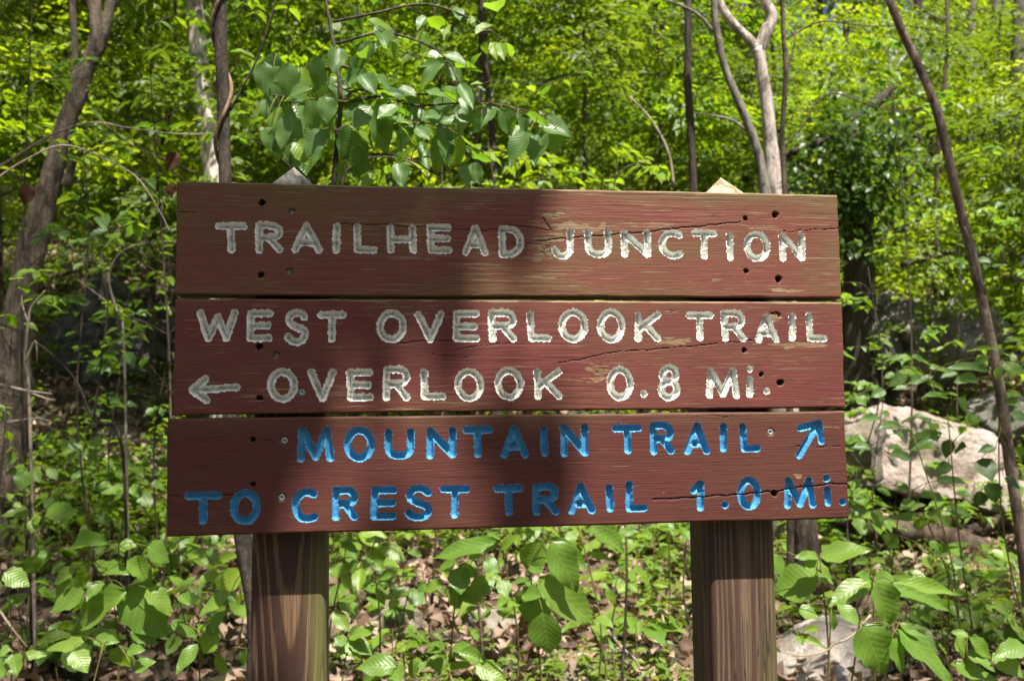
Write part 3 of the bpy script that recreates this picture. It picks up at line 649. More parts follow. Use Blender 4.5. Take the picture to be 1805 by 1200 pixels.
vine_sap = trunk_tree('dark_sapling', 'straight dark vine-wrapped sapling behind the upper left corner of the sign', 'tree',
    px_line([(452, 1230), (450, 1080), (430, 960), (410, 800), (400, 560), (397, 320), (394, 200), (390, 90), (386, -60)], Y), [r_at(x, Y) for x in (34, 32, 30, 26, 23, 22, 22, 22, 23)], M['bark_dark'],
    [(px_line([(405, 196), (430, 150), (455, 100), (472, 50), (492, -20)], Y), [r_at(5, Y), r_at(4.5, Y), r_at(4, Y), r_at(4, Y), r_at(3.5, Y)])], 14, .06)
vp = []
for k in range(60):
    t_ = k/59; yy = 340-t_*420; cxp = np.interp(yy, [-60, 90, 200, 320], [386, 390, 394, 397]); a = t_*13+.8
    c_ = at(cxp, yy, Y); r_ = r_at(30, Y); vp.append(np.array([c_.x+math.cos(a)*r_, c_.y+math.sin(a)*r_, c_.z]))
vn = MB().tube(vp, [r_at(7, Y)]*2, 6, .05, 2).build('climbing_vine', M['vine']); tag(vn, 'thin brown vine twisting up around the dark sapling', 'vine')
Y = 4.8
fork = trunk_tree('forked_tree', 'sunlit pale forked tree behind the upper right corner of the sign', 'tree',
    px_line([(1385, 520), (1372, 400), (1364, 320), (1358, 250), (1352, 190), (1343, 130), (1336, 85)], Y), [r_at(x, Y) for x in (36, 33, 30, 24, 22, 22, 22)], M['bark_fork'],
    [(px_line([(1337, 92), (1318, 68), (1290, 40), (1268, 5), (1255, -50)], Y), [r_at(20, Y), r_at(17, Y), r_at(16, Y), r_at(15, Y), r_at(14, Y)]),
     (px_line([(1338, 90), (1350, 58), (1360, 30), (1348, 0), (1336, -50)], Y), [r_at(22, Y), r_at(23, Y), r_at(21, Y), r_at(19, Y), r_at(18, Y)])], 14, .07)
Y = 4.4
trunk_tree('curved_sapling', 'thin curved grey stem sweeping up left in front of the pale forked tree', 'tree',
    px_line([(1365, 520), (1352, 370), (1341, 290), (1325, 235), (1300, 175), (1278, 120), (1264, 60), (1258, 0), (1256, -60)], Y), [r_at(x, Y) for x in (24, 22, 17, 16, 15, 14, 13, 12, 11)], M['bark_grey'],
    [(px_line([(1256, 55), (1235, 30), (1205, 12), (1165, -2), (1140, -12)], Y), [r_at(7, Y), r_at(6, Y), r_at(5, Y), r_at(4, Y), r_at(3, Y)]),
     (px_line([(1318, 232), (1290, 212), (1262, 205), (1225, 200)], Y), [r_at(6, Y), r_at(5, Y), r_at(4, Y), r_at(2, Y)])], 10, .06)
Y = 3.6
trunk_tree('straight_sapling', 'slim straight brown stem just right of the forked tree', 'tree',
    px_line([(1392, 620), (1388, 460), (1383, 338), (1379, 240), (1385, 130), (1381, 60), (1377, -50)], Y), [r_at(x, Y) for x in (12, 11, 10, 9.5, 9, 8.5, 8)], M['bark_brown'],
    [(px_line([(1383, 70), (1410, 55), (1452, 38), (1530, 46), (1600, 46), (1680, 60)], Y), [r_at(3.5, Y), r_at(3, Y), r_at(3, Y), r_at(2.5, Y), r_at(2, Y), r_at(1.5, Y)]),
     (px_line([(1382, 260), (1420, 215), (1440, 180), (1475, 165), (1530, 185), (1590, 195), (1640, 185)], Y), [r_at(3.5, Y), r_at(3.5, Y), r_at(3, Y), r_at(3, Y), r_at(2.5, Y), r_at(2, Y), r_at(1.5, Y)]),
     (px_line([(1386, 130), (1402, 70), (1395, 55), (1407, 40)], Y), [r_at(3.5, Y), r_at(3, Y), r_at(2, Y), r_at(2, Y)])], 8, .05)
Y = 2.7
trunk_tree('leaning_sapling', 'long slender brown sapling leaning across the right side', 'tree',
    px_line([(1822, 1180), (1806, 1000), (1785, 850), (1763, 690), (1742, 580), (1718, 470), (1693, 370), (1672, 280), (1650, 190), (1618, 115), (1588, 50), (1555, -30)], Y), [r_at(x, Y) for x in (20, 19, 19, 18, 18, 17, 16, 16, 15, 15, 14, 13)], M['bark_lean'],
    [(px_line([(1700, 400), (1712, 430), (1722, 470), (1738, 520)], Y-.05), [r_at(3, Y)]*4)], 12, .08)
Y = 5.0
for (lab, pts, wd) in (('dark narrow trunk rising behind the middle of the sign', [(875, 560), (872, 330), (868, 240), (860, 160), (852, 80), (848, -40)], 12),
                       ('dark upright trunk left of the forked tree', [(1228, 560), (1222, 330), (1218, 240), (1213, 150), (1213, 60), (1212, -60)], 14)):
    trunk_tree('slender_tree', lab, 'tree', px_line(pts, Y), [r_at(wd*1.2, Y)]+[r_at(wd, Y)]*5, M['bark_dark'], [], 9, .1)
Y = 3.9
trunk_tree('stump', 'dark trunk foot just behind the right post, below the boards', 'tree stump', px_line([(1425, 1080), (1422, 1000), (1416, 930), (1408, 860)], Y), [r_at(x, Y) for x in (60, 52, 46, 40)], M['bark_brown'], [], 12, .12)
# broken snag with ivy
Y = 6.1
snag = trunk_tree('broken_snag', 'dark ivy-smothered broken tree with a jagged tip pointing up right', 'dead tree',
    px_line([(1515, 600), (1512, 430), (1505, 300), (1498, 225), (1528, 195), (1555, 172), (1580, 152)], Y), [r_at(x, Y) for x in (60, 54, 44, 30, 20, 20, 5)], M['bark_dark'],
    [(px_line([(1500, 235), (1460, 245), (1420, 262), (1388, 272), (1370, 285)], Y), [r_at(16, Y), r_at(14, Y), r_at(14, Y), r_at(12, Y), r_at(6, Y)]),
     (px_line([(1560, 168), (1575, 190), (1566, 200)], Y), [r_at(9, Y), r_at(5, Y), r_at(3, Y)])], 10, .2)
rs = np.random.default_rng(5)
P = np.array([at(x, y, 5.95) for x, y in zip(rs.normal(1505, 40, 300), rs.normal(300, 72, 300))]); P[:, 1] += rs.normal(0, .25, 300)
a = sprays(rs, P, np.stack([rs.normal(0, 1, 300), -np.ones(300)*.3, rs.normal(0, .4, 300)], 1), 11, .30, .06, .6, .6)
V, T, tn = leaf_cloud(a[0], a[1], a[2], a[3]*.8, a[4], wid=1.4); ivy = put('climbing_ivy', mesh_np('climbing_ivy', V, T, [M['dark_ivy']], False, tint=tn), kind='stuff'); tag(ivy, 'dark mass of ivy hanging over the broken tree', 'ivy')
snagrod = MB().tube(px_line([(1385, 278), (1420, 300), (1450, 325), (1480, 350)], 6.5), [r_at(9, 6.5), r_at(9, 6.5), r_at(10, 6.5), r_at(8, 6.5)], 8, .1).build('fallen_branch', M['bark_grey']); tag(snagrod, 'grey broken branch slanting down beside the forked tree', 'branch')

# ------------------------------------------------------------------ rocks and logs
def rock(name, lab, c, size, mat, seed, cuts=9, sub=4, crag=.0, group=None):
    rs = np.random.default_rng(seed); import bmesh as _b
    bm = _b.new(); _b.ops.create_icosphere(bm, subdivisions=sub, radius=1); V = np.array([v.co[:] for v in bm.verts]); fc = np.array([[v.index for v in f.verts] for f in bm.faces]); bm.free()
    for k in range(cuts):
        n_ = rs.normal(0, 1, 3); n_ /= np.linalg.norm(n_); d_ = rs.uniform(.45, .85); h = V@n_-d_; V = V-np.outer(np.clip(h, 0, None)*.9, n_)
    if crag:
        for k in range(14):
            n_ = rs.normal(0, 1, 3); n_ /= np.linalg.norm(n_); h = V@n_-rs.uniform(-.4, .5); V = V-np.outer(np.exp(-(h/.04)**2)*crag, V.mean(0)*0+n_*0+1)*V*.5
    nz = np.array([mnoise.fractal(Vector(v*1.8+seed), 1, 2, 5) for v in V]); V = V*(1+nz*.14)[:, None]
    nz = np.array([mnoise.fractal(Vector(v*7+seed), .8, 2, 4) for v in V]); V = V*(1+nz*.045)[:, None]
    V = V*np.array(size)
    o = put(name, mesh_np(name, V, fc, [mat], True), loc=tuple(c)); o.rotation_euler = (0, 0, rs.uniform(0, 0)); tag(o, lab, 'rock', group); return o
c = at(1625, 800, 5.0); rock('boulder', 'big sun-bleached pinkish boulder to the right of the sign', (c.x, 5.0, c.z-.02), (.50, .42, .35), M['rock_pink'], 3, 15, 5, .1)
c = at(1520, 760, 4.6); rock('boulder', 'smaller broken pink rock in front of the big boulder by the sign edge', (c.x, 4.6, c.z-.05), (.17, .2, .19), M['rock_pink'], 41, 13, 4, .1)
c = at(1760, 860, 4.75); rock('boulder', 'low pinkish rock at the right foot of the big boulder', (c.x-.05, 4.7, c.z-.06), (.22, .2, .15), M['rock_pink'], 43, 13, 4, .1)
c = at(1740, 735, 5.6); rock('boulder', 'greyer low boulder behind the leaning sapling at the right edge', (c.x+.1, 5.6, c.z), (.30, .3, .18), M['rock_grey'], 4, 10, 4)
c = at(1655, 600, 6.1); rock('rock_outcrop', 'cracked grey rock outcrop on the slope above the pinkish boulder', (c.x, 6.1, c.z-.05), (.40, .35, .52), M['rock_grey'], 8, 16, 5, .25)
c = at(1545, 590, 6.2); rock('rock_outcrop', 'smaller grey rock wedged at the left foot of the outcrop', (c.x, 6.2, c.z-.1), (.22, .25, .42), M['rock_grey'], 9, 12, 4, .2)
c = at(1430, 345, 10.5); rock('boulder', 'distant grey boulder showing just above the right end of the top board', (c.x, 10.5, c.z), (.36, .4, .17), M['rock_grey'], 12, 10, 4)
c = at(130, 520, 6.6); rock('rock_outcrop', 'dark leafy rock face between the crooked tree and the sign', (c.x+.2, 6.9, c.z-.25), (.7, .5, .42), M['rock_dark'], 15, 14, 5, .25)
c = at(260, 770, 6.0); rock('stone', 'pale flat stone in the leaf litter left of the sign', (c.x-.1, 5.9, c.z), (.22, .2, .08), M['rock_pink'], 17, 10, 4)
c = at(180, 765, 6.2); rock('stone', 'low pale stone nearer the crooked tree', (c.x, 6.2, c.z), (.14, .14, .06), M['rock_pink'], 18, 10, 3)
g = gpt(1450, 1165); rock('flat_rock', 'pale flat slab of rock beside the foot of the right post', (g.x, g.y+.02, g.z+.0), (.30, .34, .12), M['rock_slab'], 21, 12, 5)
g = gpt(1010, 1185); rock('flat_rock', 'tan mossy slab in the leaves between the posts', (g.x, g.y, g.z-.02), (.24, .18, .10), M['rock_tan'], 24, 12, 5)
g = gpt(690, 1130); rock('flat_rock', 'brown shaded stone right of the left post', (g.x, g.y+.1, g.z+.0), (.17, .12, .13), M['rock_tan'], 27, 12, 5)
g = gpt(862, 1110); rock('flat_rock', 'rounded pinkish stone with twigs on it between the posts', (g.x, g.y, g.z+.01), (.13, .14, .09), M['rock_pink'], 29, 10, 5)
def log(lab, pts, Y, w_, mat=None, seed=1):
    P = px_line(pts, Y); o = MB().tube(P, [r_at(x, Y) for x in w_], 12, .18, 7, seed).build('fallen_log', mat or M['log']); tag(o, lab, 'log'); return o
log('dark rotting log on the ground below the pinkish boulder', [(1470, 905), (1560, 935), (1680, 950), (1790, 1000)], 4.3, (36, 48, 44, 40))
log('second thin log lying under the boulder, crossing the first', [(1480, 985), (1600, 975), (1720, 935), (1800, 900)], 4.5, (30, 30, 26, 20), seed=3)
log('bare brown branch lying over the rock outcrop', [(1588, 468), (1620, 458), (1650, 452), (1690, 440)], 5.9, (10, 12, 10, 5), M['bark_brown'], 4)
log('pale dead branch lying at the foot of the crooked tree', [(10, 745), (60, 738), (90, 742)], 4.0, (5, 5, 3), M['twig'], 4)

# ------------------------------------------------------------------ leaf litter
def litter_template(seed):
    """curled lobed dead leaf"""
    rs = np.random.default_rng(seed); n_ = 5; V = []; F_ = []
    c1, c2 = rs.choice([-1, 1])*rs.uniform(1.5, 5), rs.uniform(-2.5, 2.5)
    for i in range(n_+1):
        t = i/n_; w_ = (.05, .24, .17, .34, .2, .02)[i]*rs.uniform(.8, 1.2)
        for s in (-1, 0, 1):
            x = s*w_; z = .5*c1*x*x+.16*c2*math.sin(t*3)*t+abs(s)*rs.normal(0, .03)
            V.append((x, t-.5, z))
    for i in range(n_):
        for j in range(2): F_.append((i*3+j, i*3+j+1, (i+1)*3+j+1, (i+1)*3+j))
    return np.array(V), np.array(F_)
LT = [litter_template(s) for s in range(8)]
def litter(n, xr, yr, size, seed, lift=.012):
    rs = np.random.default_rng(seed); Vs = []; Fs = []; Tn = []; o_ = 0
    for k in range(8):
        m = n//8; V0, F0 = LT[k]
        x = rs.uniform(*xr, m); y = yr[0]+(yr[1]-yr[0])*rs.random(m)**1.3; z = gz(x, y)+rs.random(m)**2*lift*2.5+.004
        a = rs.random(m)*2*PI; b = rs.normal(0, .6, m); c = rs.normal(0, .6, m); s = size*rs.uniform(.55, 1.3, m)
        ca, sa, cb, sb, cc, sc_ = np.cos(a), np.sin(a), np.cos(b), np.sin(b), np.cos(c), np.sin(c)
        X, Y_, Z_ = V0[:, 0][None], V0[:, 1][None], V0[:, 2][None]
        x1 = X*cc[:, None]+Z_*sc_[:, None]; z1 = -X*sc_[:, None]+Z_*cc[:, None]; y1 = Y_*cb[:, None]-z1*sb[:, None]; z2 = Y_*sb[:, None]+z1*cb[:, None]
        x3 = x1*ca[:, None]-y1*sa[:, None]; y3 = x1*sa[:, None]+y1*ca[:, None]
        V = np.stack([x3*s[:, None]+x[:, None], y3*s[:, None]+y[:, None], z2*s[:, None]+z[:, None]], 2)
        Vs.append(V.reshape(-1, 3)); Fs.append((F0[None]+(np.arange(m)*len(V0))[:, None, None]).reshape(-1, 4)+o_); o_ += m*len(V0); Tn.append(np.repeat(rs.random(m), len(V0)))
    return np.concatenate(Vs), np.concatenate(Fs), np.concatenate(Tn)
Va, Fa, Ta = litter(26000, (-4.5, 4.5), (1.6, 8), .065, 1, .02)
lo = put('leaf_litter', mesh_np('leaf_litter', Va, Fa, [M['dead']], True, tint=Ta), kind='stuff'); tag(lo, 'carpet of curled tan and brown fallen leaves over the forest floor', 'fallen leaves')
Va, Fa, Ta = litter(9000, (-9, 9), (7.5, 20), .12, 2)
lo = put('leaf_litter', mesh_np('leaf_litter', Va, Fa, [M['dead']], True, tint=Ta), kind='stuff'); tag(lo, 'fallen leaves thinly strewn up the far slope among the trees', 'fallen leaves')
DM = []
for k in range(8):
    V0, F0 = LT[k]; DM.append(mesh_np('fallen_leaf', V0, F0, [M['dead']], True, tint=np.full(len(V0), k/8)))
for k in range(230):
    px_ = random.choice([random.uniform(590, 1220), random.uniform(0, 440), random.uniform(590, 1220), random.uniform(1370, 1800)]); py_ = random.uniform(990, 1215) if 580 < px_ < 1230 else random.uniform(960, 1210)
    g = gpt(px_, py_); s = random.uniform(.05, .10)
    m = Matrix.Translation(g+Vector((0, 0, .012+random.random()*.02))) @ Matrix.Rotation(random.random()*6.28, 4, 'Z') @ Matrix.Rotation(random.gauss(0, .35), 4, 'X') @ Matrix.Rotation(random.gauss(0, .35), 4, 'Y') @ Matrix.Scale(s, 4)
    put('fallen_leaf', DM[k % 8], ground, mat=m)

# ------------------------------------------------------------------ ground cover (small green growth nobody could count)
rs = np.random.default_rng(31)
def cover(n, xr, yr, h, leaf, per, seed, patch=.5):
    rs = np.random.default_rng(seed); x = rs.uniform(*xr, n*2); y = yr[0]+(yr[1]-yr[0])*rs.random(n*2)**1.2
    keep = fbm(x*1.1+seed, y*1.1, 3) > patch; x = x[keep][:n]; y = y[keep][:n]; m = len(x)
    hh = h*rs.uniform(.3, 1.2, m); P = np.stack([x, y, gz(x, y)+hh], 1)
    P = np.repeat(P, per, 0); k = len(P); a = rs.random(k)*2*PI
    Dd = np.stack([np.cos(a), np.sin(a), rs.uniform(-.5, .25, k)], 1); P = P-np.stack([0*a, 0*a, rs.random(k)*np.repeat(hh, per)*.5], 1)
    Nl = np.stack([rs.normal(0, .35, k), rs.normal(-.1, .35, k), np.ones(k)], 1)
    return leaf_cloud(P+Dd*.01, Dd, Nl, leaf*rs.uniform(.5, 1.3, k), np.repeat(rs.random(m), per))
V, T, tn = cover(2400, (-3.2, 3.2), (2.8, 6), .09, .034, 7, 3, .50)
o = put('ground_cover', mesh_np('ground_cover', V, T, [M['cover']], False, tint=tn), kind='stuff'); tag(o, 'low small-leaved green growth among the fallen leaves', 'ground cover')
V, T, tn = cover(11000, (-8, 8), (4.2, 14), .26, .05, 8, 4, .38)
o = put('undergrowth', mesh_np('undergrowth', V, T, [M['far1']], False, tint=tn), kind='stuff'); tag(o, 'knee-high leafy undergrowth covering the slope behind the sign', 'undergrowth')
V, T, tn = cover(9000, (-26, 26), (13, 48), .6, .13, 8, 6, .40)
o = put('undergrowth', mesh_np('undergrowth', V, T, [M['far2']], False, tint=tn), kind='stuff'); tag(o, 'shrubby green undergrowth far up the wooded hillside', 'undergrowth')

# ------------------------------------------------------------------ seedlings in front and behind, leaf by leaf from the photograph
CROP.update({'E': (560, 930, 4.444), 'G': (880, 930, 4.446), 'H': (1360, 900, 4.), 'J': (1360, 600, 4.), 'K': (0, 780, 2.857), 'Q': (500, 0, 2.5786)})
PL = [  # centre px, depth, label, kind, crop, list of (x0,y0,x1,y1,w[,kind])
 ('G', 240, 320, 2.15, 'tall seedling with big drooping glossy leaves between the posts', 'ivy',
  [(300,490,215,775,265,'oval'),(340,650,395,1000,225,'oval'),(310,380,775,765,230,'long'),(400,105,672,535,195,'ivy'),(420,95,705,335,140,'ivy'),(320,105,200,345,190,'oval'),(235,300,352,342,80),(240,410,75,412,60),(20,405,60,545,100),(12,175,150,40,65,'lime'),(160,590,20,610,50),(180,530,330,520,130,'oval')]),
 ('G', 620, -30, 2.5, 'seedling with a broad pale leaf under the lower board', 'ivy',
  [(690,0,985,190,180,'oval'),(540,30,600,112,85),(700,200,890,245,60),(930,40,1100,20,60),(470,20,560,-60,60)]),
 ('G', 690, 720, 2.5, 'low leafy sprout beside the hanging leaves', 'ivy',
  [(640,720,545,770,70),(720,760,870,830,90),(760,700,900,760,80),(690,700,600,650,60),(800,860,915,930,50)]),
 ('G', 960, 430, 2.7, 'small five-leaved yellowish sprout left of the right post', 'lime',
  [(990,430,930,510,60),(1000,430,1090,495,70),(990,440,1000,530,60),(900,400,800,430,60),(780,440,860,470,50),(830,480,930,600,70),(1200,440,1335,450,50),(1100,400,1195,420,60),(1180,600,1265,575,50),(1190,610,1245,660,50),(1100,640,1160,680,40),(830,360,950,395,40),(1150,560,1060,610,40)]),
 ('G', 1330, 20, 3.0, 'spindly sprout with upright stalks beside the right post', 'lime',
  [(1360,20,1240,0,50),(1360,20,1450,40,50),(1350,160,1200,215,80),(1360,170,1420,200,60),(1440,20,1500,90,70)]),
 ('E', 1440, 130, 2.2, 'long narrow leaf plant touching the underside of the lower board', 'long',
  [(1430,110,858,205,140,'long'),(1430,90,1330,40,60),(1440,130,1505,60,60,'lime'),(1400,250,1500,290,60)]),
 ('E', 1100, 290, 2.3, 'three-leaved seedling with toothed drooping leaflets', 'ivy',
  [(1090,265,928,332,115),(1110,312,1120,518,150),(1130,285,1255,385,115),(1240,370,1283,592,130),(1300,260,1445,345,110),(1050,450,1130,642,150),(990,430,800,480,90),(1320,380,1350,510,90),(1160,460,1240,600,130),(1280,200,1180,240,70)]),
 ('E', 560, 420, 2.5, 'spreading seedling with rounded shaded leaves', 'ivy',
  [(720,495,520,545,110),(700,510,860,585,110),(620,380,440,385,90),(450,385,630,462,90),(620,560,560,630,70),(450,480,535,605,62),(430,400,340,430,80),(850,430,780,500,90)]),
 ('E', 430, 150, 2.6, 'bright seedling just right of the left post', 'ivy',
  [(430,150,510,300,140),(500,130,690,245,95),(450,120,450,58,140),(420,240,360,310,90),(430,250,520,340,80),(700,180,830,215,50),(640,230,700,270,50)]),
 ('E', 210, 240, 2.4, 'sprig of pale leaves hugging the left post', 'ivy',
  [(190,115,322,192,70),(120,90,325,88,50),(330,270,205,330,80),(250,350,190,490,95),(150,270,145,405,130,'oval'),(160,190,120,260,90),(160,590,312,682,60),(120,650,250,812,100,'long')]),
 ('E', 240, 870, 2.25, 'star-shaped maple seedling low beside the left post', 'ivy',
  [(245,850,300,765,90),(250,850,420,800,90),(250,870,440,985,110),(250,880,340,1022,110),(235,880,190,1022,110),(230,860,125,905,100)]),
 ('E', 560, 1090, 2.2, 'broad dark green leaves at the bottom edge near the left post', 'ivy',
  [(620,1080,288,1062,160,'ivy'),(520,1100,325,1205,140),(600,1090,640,1200,130),(700,900,782,928,70,'lime'),(690,910,610,960,70,'lime'),(750,1020,740,1190,70,'long')]),
 ('E', 1010, 960, 2.25, 'low toothed seedling near the bottom middle', 'ivy',
  [(1000,930,830,962,80),(935,985,962,1142,130),(1050,960,1335,1032,110),(1000,1105,1225,1062,62,'lime'),(1240,1070,1490,1190,130),(1060,940,1190,905,70),(1000,940,900,890,60)]),
 ('H', 340, 330, 2.15, 'seedling with two large pale leaves right of the right post', 'ivy',
  [(340,320,712,253,130,'ivy'),(330,320,160,318,62),(230,350,457,512,110),(330,480,10,560,185,'oval'),(330,480,455,520,40),(0,290,90,462,90,'long'),(340,600,500,600,90)]),
 ('H', 720, 490, 1.95, 'five-fingered seedling spreading over the bottom right', 'long',
  [(700,490,398,642,130,'long'),(730,500,868,842,190,'ivy'),(740,495,1335,662,150,'long'),(850,500,1345,572,85,'long'),(720,485,880,480,130,'ivy'),(700,480,630,430,70)]),
 ('H', 620, 820, 1.9, 'large dark drooping leaves in the lower right corner', 'ivy',
  [(640,800,850,1200,250,'ivy'),(880,830,1335,1210,200,'ivy'),(890,790,1115,942,85,'long'),(600,840,760,1050,150,'ivy'),(840,900,960,1150,150)]),
 ('H', 420, 690, 2.3, 'thin bright-leaved sprig on the pale slab', 'lime',
  [(460,650,638,812,92,'long'),(400,680,466,862,62,'long'),(190,690,345,752,110,'ivy'),(40,692,168,682,52),(150,858,398,962,52,'long'),(190,880,220,945,50),(330,830,240,830,40)]),
 ('H', 1370, 890, 2.1, 'plant with shiny pleated leaves near the right edge', 'ivy',
  [(1390,885,1262,838,52,'lime'),(1300,880,1412,1042,125),(1390,880,1566,1055,95),(1260,1080,1655,1195,125),(1380,1000,1600,1100,90),(1560,990,1785,1180,130),(1790,950,1580,1000,110),(1180,950,1240,1000,60)]),
 ('H', 1250, 380, 2.6, 'leafy stalk in front of the rotting logs', 'ivy',
  [(880,165,818,262,120,'oval'),(940,220,1025,295,65),(690,350,568,372,55),(700,345,800,350,40),(770,380,842,420,85),(1050,330,1192,432,72),(1285,370,1397,352,62),(1300,440,1445,482,92),(1110,210,1220,300,70),(1240,290,1120,270,90),(1240,440,1130,470,90),(1280,540,1380,600,70),(880,450,965,465,50),(1230,230,1180,300,60),(1030,600,1070,720,70)]),
 ('H', 900, -10, 2.7, 'row of drooping leaves on an arching twig below the sign corner', 'ivy',
  [(700,0,792,132,105),(1050,40,1060,165,95),(1060,45,780,45,60,'long'),(1090,20,1292,112,80),(560,-30,700,10,70),(900,-20,1090,-50,60),(1240,0,1420,20,90)]),
 ('H', 1700, 760, 2.5, 'glossy-leaved sprig at the right edge', 'ivy',
  [(1700,720,1650,775,60),(1660,760,1800,865,100),(1760,700,1830,740,60),(1540,670,1680,720,70)]),
 ('J', 1240, 500, 2.6, 'arching seedling with pale serrated leaves over the pinkish boulder', 'lime',
  [(980,110,778,132,42,'long'),(990,120,1142,172,52,'long'),(1110,190,1282,207,38,'long'),(1540,110,1400,167,48,'long'),(1530,215,1250,155,65,'elm'),(1460,262,1290,282,82,'elm'),(1310,230,1188,257,52,'elm'),
   (960,255,815,315,90,'elm'),(1142,253,940,302,52,'elm'),(800,350,700,392,62,'elm'),(970,340,850,332,40,'elm'),(1090,300,1230,350,60),(1200,370,1320,370,50),(600,385,670,462,72,'ivy'),(1310,400,1405,512,72,'elm'),(1240,410,1080,360,60,'elm')]),
 ('J', 1000, 660, 2.6, 'twig of dark green leaves crossing in front of the boulder', 'elm',
  [(762,548,608,560,62,'elm'),(765,500,832,530,42),(908,602,765,600,62),(965,770,1215,630,95,'elm'),(1030,765,1172,752,42,'lime'),(830,800,1002,832,75),(1250,700,1232,832,75,'ivyd'),(1300,770,1370,740,92,'ivyd'),(1252,860,1170,952,62,'ivyd'),(1440,530,1380,592,80,'lime'),(700,760,560,740,60),(820,760,940,750,50)]),
 ('J', 1000, 1050, 2.7, 'low bed of leafy shoots at the foot of the boulder', 'ivy',
  [(1160,990,1405,992,65,'elm'),(740,1030,862,1082,65),(880,1010,982,1062,60),(1050,1080,1255,1122,62),(560,1090,700,1080,70),(620,980,560,1050,50,'lime'),(1000,1120,900,1180,60),(1300,1070,1430,1100,60),(700,900,760,950,50,'lime')]),
 ('J', 1600, 150, 2.5, 'leafy shoots clinging round the leaning sapling', 'ivy',
  [(1590,190,1622,282,95,'ivy'),(1700,145,1690,262,75),(1620,60,1370,62,32,'long'),(1620,60,1560,30,30,'lime'),(1780,200,1660,220,70,'elm'),(1650,380,1780,370,50,'lime'),(1640,430,1760,430,60),(1700,550,1810,520,90,'elm'),(1580,760,1450,780,60,'elm'),(1700,760,1780,860,80,'oval'),(1480,830,1560,990,120,'ivyd'),(1530,1000,1590,1150,90,'ivyd'),(1640,970,1760,1040,90,'ivyd'),(1480,1060,1440,1180,80,'ivyd')]),
 ('K', 560, 690, 2.3, 'sprawling broad-leaved seedling left of the left post', 'ivy',
  [(360,530,552,500,95,'oval'),(600,520,690,512,60),(740,520,862,600,115),(640,590,782,695,82),(500,625,652,650,82),(380,640,238,705,72),(350,665,250,795,105),(385,650,432,735,62),(522,700,425,792,62),(430,750,238,850,105),(640,740,318,972,135),(650,720,832,995,185),(740,730,882,855,105),(655,950,818,1012,62),(540,630,470,600,60)]),
 ('K', 520, 1010, 2.1, 'shaded leaves at the bottom left of the picture', 'ivy',
  [(470,990,600,992,62),(600,1020,632,1165,110),(425,1010,218,1032,72),(370,1050,440,1142,92),(672,1140,782,1092,62),(640,1050,720,1030,50)]),
 ('K', 60, 1040, 2.1, 'young plant at the bottom left corner', 'ivy',
  [(20,650,152,722,82),(65,1065,82,1172,78),(115,1072,240,1062,42),(0,1050,50,1040,50),(-30,1100,30,1180,70)]),
 ('K', 1010, 950, 2.2, 'bright narrow-leaved sprout against the left post', 'lime',
  [(1165,752,983,866,72,'long'),(1222,650,1083,747,92,'lime'),(858,900,1007,976,52,'long'),(1095,955,1010,1062,92,'lime'),(995,1010,878,1162,62,'long'),(1090,1060,1140,1182,46,'long'),(1040,960,1132,828,62,'long'),(1240,1035,1218,1132,42,'long'),(905,765,958,810,52,'oval'),(1010,950,1015,910,30),(1200,570,1040,600,50),(1000,700,1130,640,60)]),
 ('K', 150, 300, 2.9, 'tall soft-leaved seedling near the left edge', 'ivy',
  [(130,140,98,238,75),(140,140,210,190,60),(130,130,20,150,60),(240,130,290,180,50,'lime'),(160,400,205,370,62,'lime'),(240,340,385,352,85),(150,350,0,362,60),(170,390,160,450,50),(140,570,182,665,75),(180,555,252,582,42),(130,590,60,600,50),(60,20,0,70,70),(90,70,-10,110,80)]),
 ('K', 640, 250, 3.2, 'dim green seedling in the litter left of the lower board', 'ivy',
  [(640,230,500,250,50),(650,230,740,260,60),(700,250,770,330,60),(620,240,560,290,50),(760,210,840,230,50),(560,210,470,230,50)]),
 ('K', 420, 20, 3.2, 'leafy sprout in the sunny litter beside the sign edge', 'ivy',
  [(420,20,300,40,60),(430,30,490,90,60),(400,40,320,90,50),(440,10,540,-10,60),(380,10,290,0,60)]),
]
TOPLAB = set()
